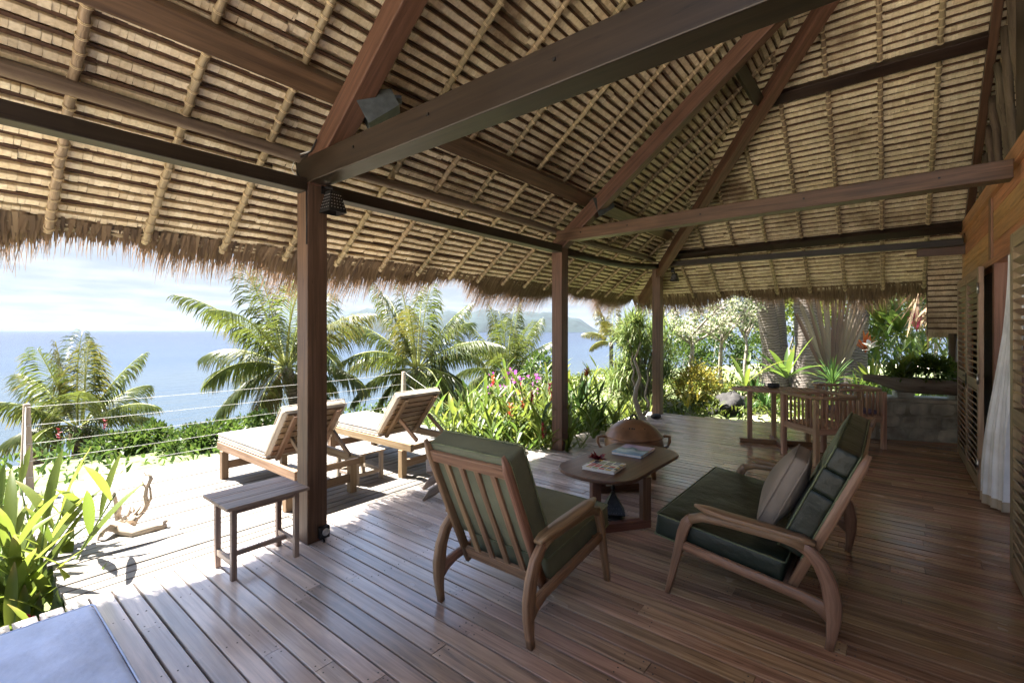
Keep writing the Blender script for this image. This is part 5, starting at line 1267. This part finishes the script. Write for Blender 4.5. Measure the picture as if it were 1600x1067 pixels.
rosette('bright strap-leaved plant in front of the wooden trough','plant',atz(1362,605,10.0),20,.7,.08,'ginger',name='broad_leaf_plant',el=(15,80),droop=(.4,1.3))
rosette('yellow-green plant at the left end of the stone wall','plant',atz(1340,625,9.7),24,.55,.05,'bright',name='broad_leaf_plant',el=(10,75),droop=(.5,1.4))
lance_plant('leafy green plant behind the stone wall, under the trough','plant',atz(1400,640,9.6),9,.5,.3,.06,8,'bright',name='border_plant',spread=.5)
lance_plant('light green ginger plant behind the trough','plant',atz(1392,600,10.8),10,1.2,.38,.07,9,'bright',spread=.6)
lance_plant('green ginger plant at the right end of the trough','plant',atz(1450,590,10.6),9,1.1,.36,.07,9,'ginger',spread=.5)
# orange ti flower and white blossom by the right palm trunk
rosette('orange-leaved plant at the foot of the right palm trunk','plant',atz(1352,548,10.8),16,.42,.08,'orange',name='orange_plant',el=(20,85),droop=(.2,.7))
rosette('pale cream flower beside the orange-leaved plant','flower',atz(1358,545,10.4),9,.25,.08,'white',name='pale_flower',el=(10,80),droop=(.4,1))
# dry hanging palm skirt by the screen
m=MB(); c=V(atz(1462,470,9.6))
for i in range(70): m.blade(c+V((R.uniform(-.3,.3),R.uniform(-.3,.3),R.uniform(-.1,.5))),rdir(-80,-30),Z_,R.uniform(.5,1.1),.05,.3,3,.3)
o=m.build('dry_palm_leaves','dead'); tag(o,'dry brown palm leaves hanging left of the thatch screen','palm leaf')
# ground cover in the garden
m=MB()
for i in range(9000):
    x=R.uniform(8.9,17); y=R.uniform(-3,9)
    if x<9.3 and y<.6: continue
    d=rdir(15,85); m.leaflet((x,y,gz(x,y)+R.uniform(-.02,.16)),d,rdir(0,90),R.uniform(.08,.2),.05)
for i in range(3500):
    x=R.uniform(5.0,9.5); y=R.uniform(3.6,8.5); m.leaflet((x,y,gz(x,y)+R.uniform(-.02,.25)),rdir(15,85),rdir(0,90),R.uniform(.08,.18),.05)
m.build('garden_undergrowth','ginger',kind='stuff')
# --- stone wall with capping, trough and thatch screen
t=thing('stone_wall','low dark stone wall with a flat cap at the far end of the floor','wall',(8.36,-.23,0),math.atan2(-.98,.41))
m=MB(); m.box(-.62,.66,-.0,.34,-.3,.52); m.build('core','mortar',t)
m=MB(); m.box(-.66,.68,-.03,.36,.52,.575); m.build('cap','stone',t,.015)
for r_,(z0,z1) in enumerate(((.0,.17),(.175,.34),(.345,.515))):
    x=-.62-R.uniform(0,.12)
    while x<.62:
        w=R.uniform(.16,.34); x1=min(.655,x+w); x0=max(-.62,x)
        if x1-x0>.05:
            m=MB(); n=9; ol=[]
            for i in range(n):
                a=6.2832*i/n; k=.93+R.uniform(-.1,.08); cx=(x0+x1)/2; cz=(z0+z1)/2; ex=.5
                ca,sa=math.cos(a),math.sin(a); ol.append((cx+math.copysign(abs(ca)**ex,ca)*(x1-x0)/2*k,cz+math.copysign(abs(sa)**ex,sa)*(z1-z0)/2*k))
            m.prism(ol,(0,.012,0),X_,Z_,-Y_,R.uniform(.017,.024)); m.build('stone','stone',t,.008)
        x=x1+.012
def trough():
    t=thing('canoe_planter','old dugout canoe used as a plant trough on the stone wall','planter',(8.48,-.25,.58),math.atan2(-.97,.24))
    m=MB(); n=18; L0,L1=-.56,.62
    for i in range(n+1):
        u=i/n; x=L0+(L1-L0)*u; w=.02+.17*ss(u*2.2); zt=.29-.03*ss(u*1.6)-.0*u; zb=.2-.14*ss(u*2.4)
        for (y,z) in ((-w,zt),(-w*.93,zb+.35*(zt-zb)),(-w*.55,zb),(w*.55,zb),(w*.93,zb+.35*(zt-zb)),(w,zt),(w*.8,zt),(w*.4,zb+.04),(-w*.4,zb+.04),(-w*.8,zt)): m.v.append(V((x,y,z)))
    for i in range(n):
        for j in range(10):
            j2=(j+1)%10; A=i*10
            m.face((A+j,A+10+j,A+10+j2,A+j2),[(i*.07,j*.05),(i*.07+.07,j*.05),(i*.07+.07,j*.05+.05),(i*.07,j*.05+.05)],True)
    m.face(tuple(range(10)),[(0,0)]*10); m.face(tuple(n*10+j for j in reversed(range(10))),[(0,0)]*10)
    m.build('hull','canoe',t)
    m=MB(); m.box(-.2,-.02,-.12,.12,-.003,.07); m.box(.4,.55,-.12,.12,-.003,.06); m.build('support_block','stone',t)
trough()
c=V((8.5,-.4,.92)); shrub('dense dark green leafy plants growing in the canoe trough','plant',c,.24,.4,.17,2200,.055,'bright',None,'trough_plants',0,flowers=None)
c=V((8.45,-.12,.88)); lance_plant('light green leaves growing at the tip of the canoe trough','plant',(8.46,-.12,.75),8,.3,.22,.05,6,'ginger',name='trough_plants',spread=.12)
t=thing('thatch_screen','hanging screen of overlapping palm thatch rows beside the louvred shutters','screen',(8.86,-.6,0))
for i in range(12): thatch_strip(V((-.03,0,1.5)),Y_,Z_,X_,i*.075,-.35,.18,t)
m=MB(); m.box(.04,.07,-.36,.19,1.42,2.4); m.build('backing','pole',t)
m=MB(); m.tube([(.02,-.08,-.3),(.02,-.08,1.45)],[.05,.045],10); m.build('post','pole',t)
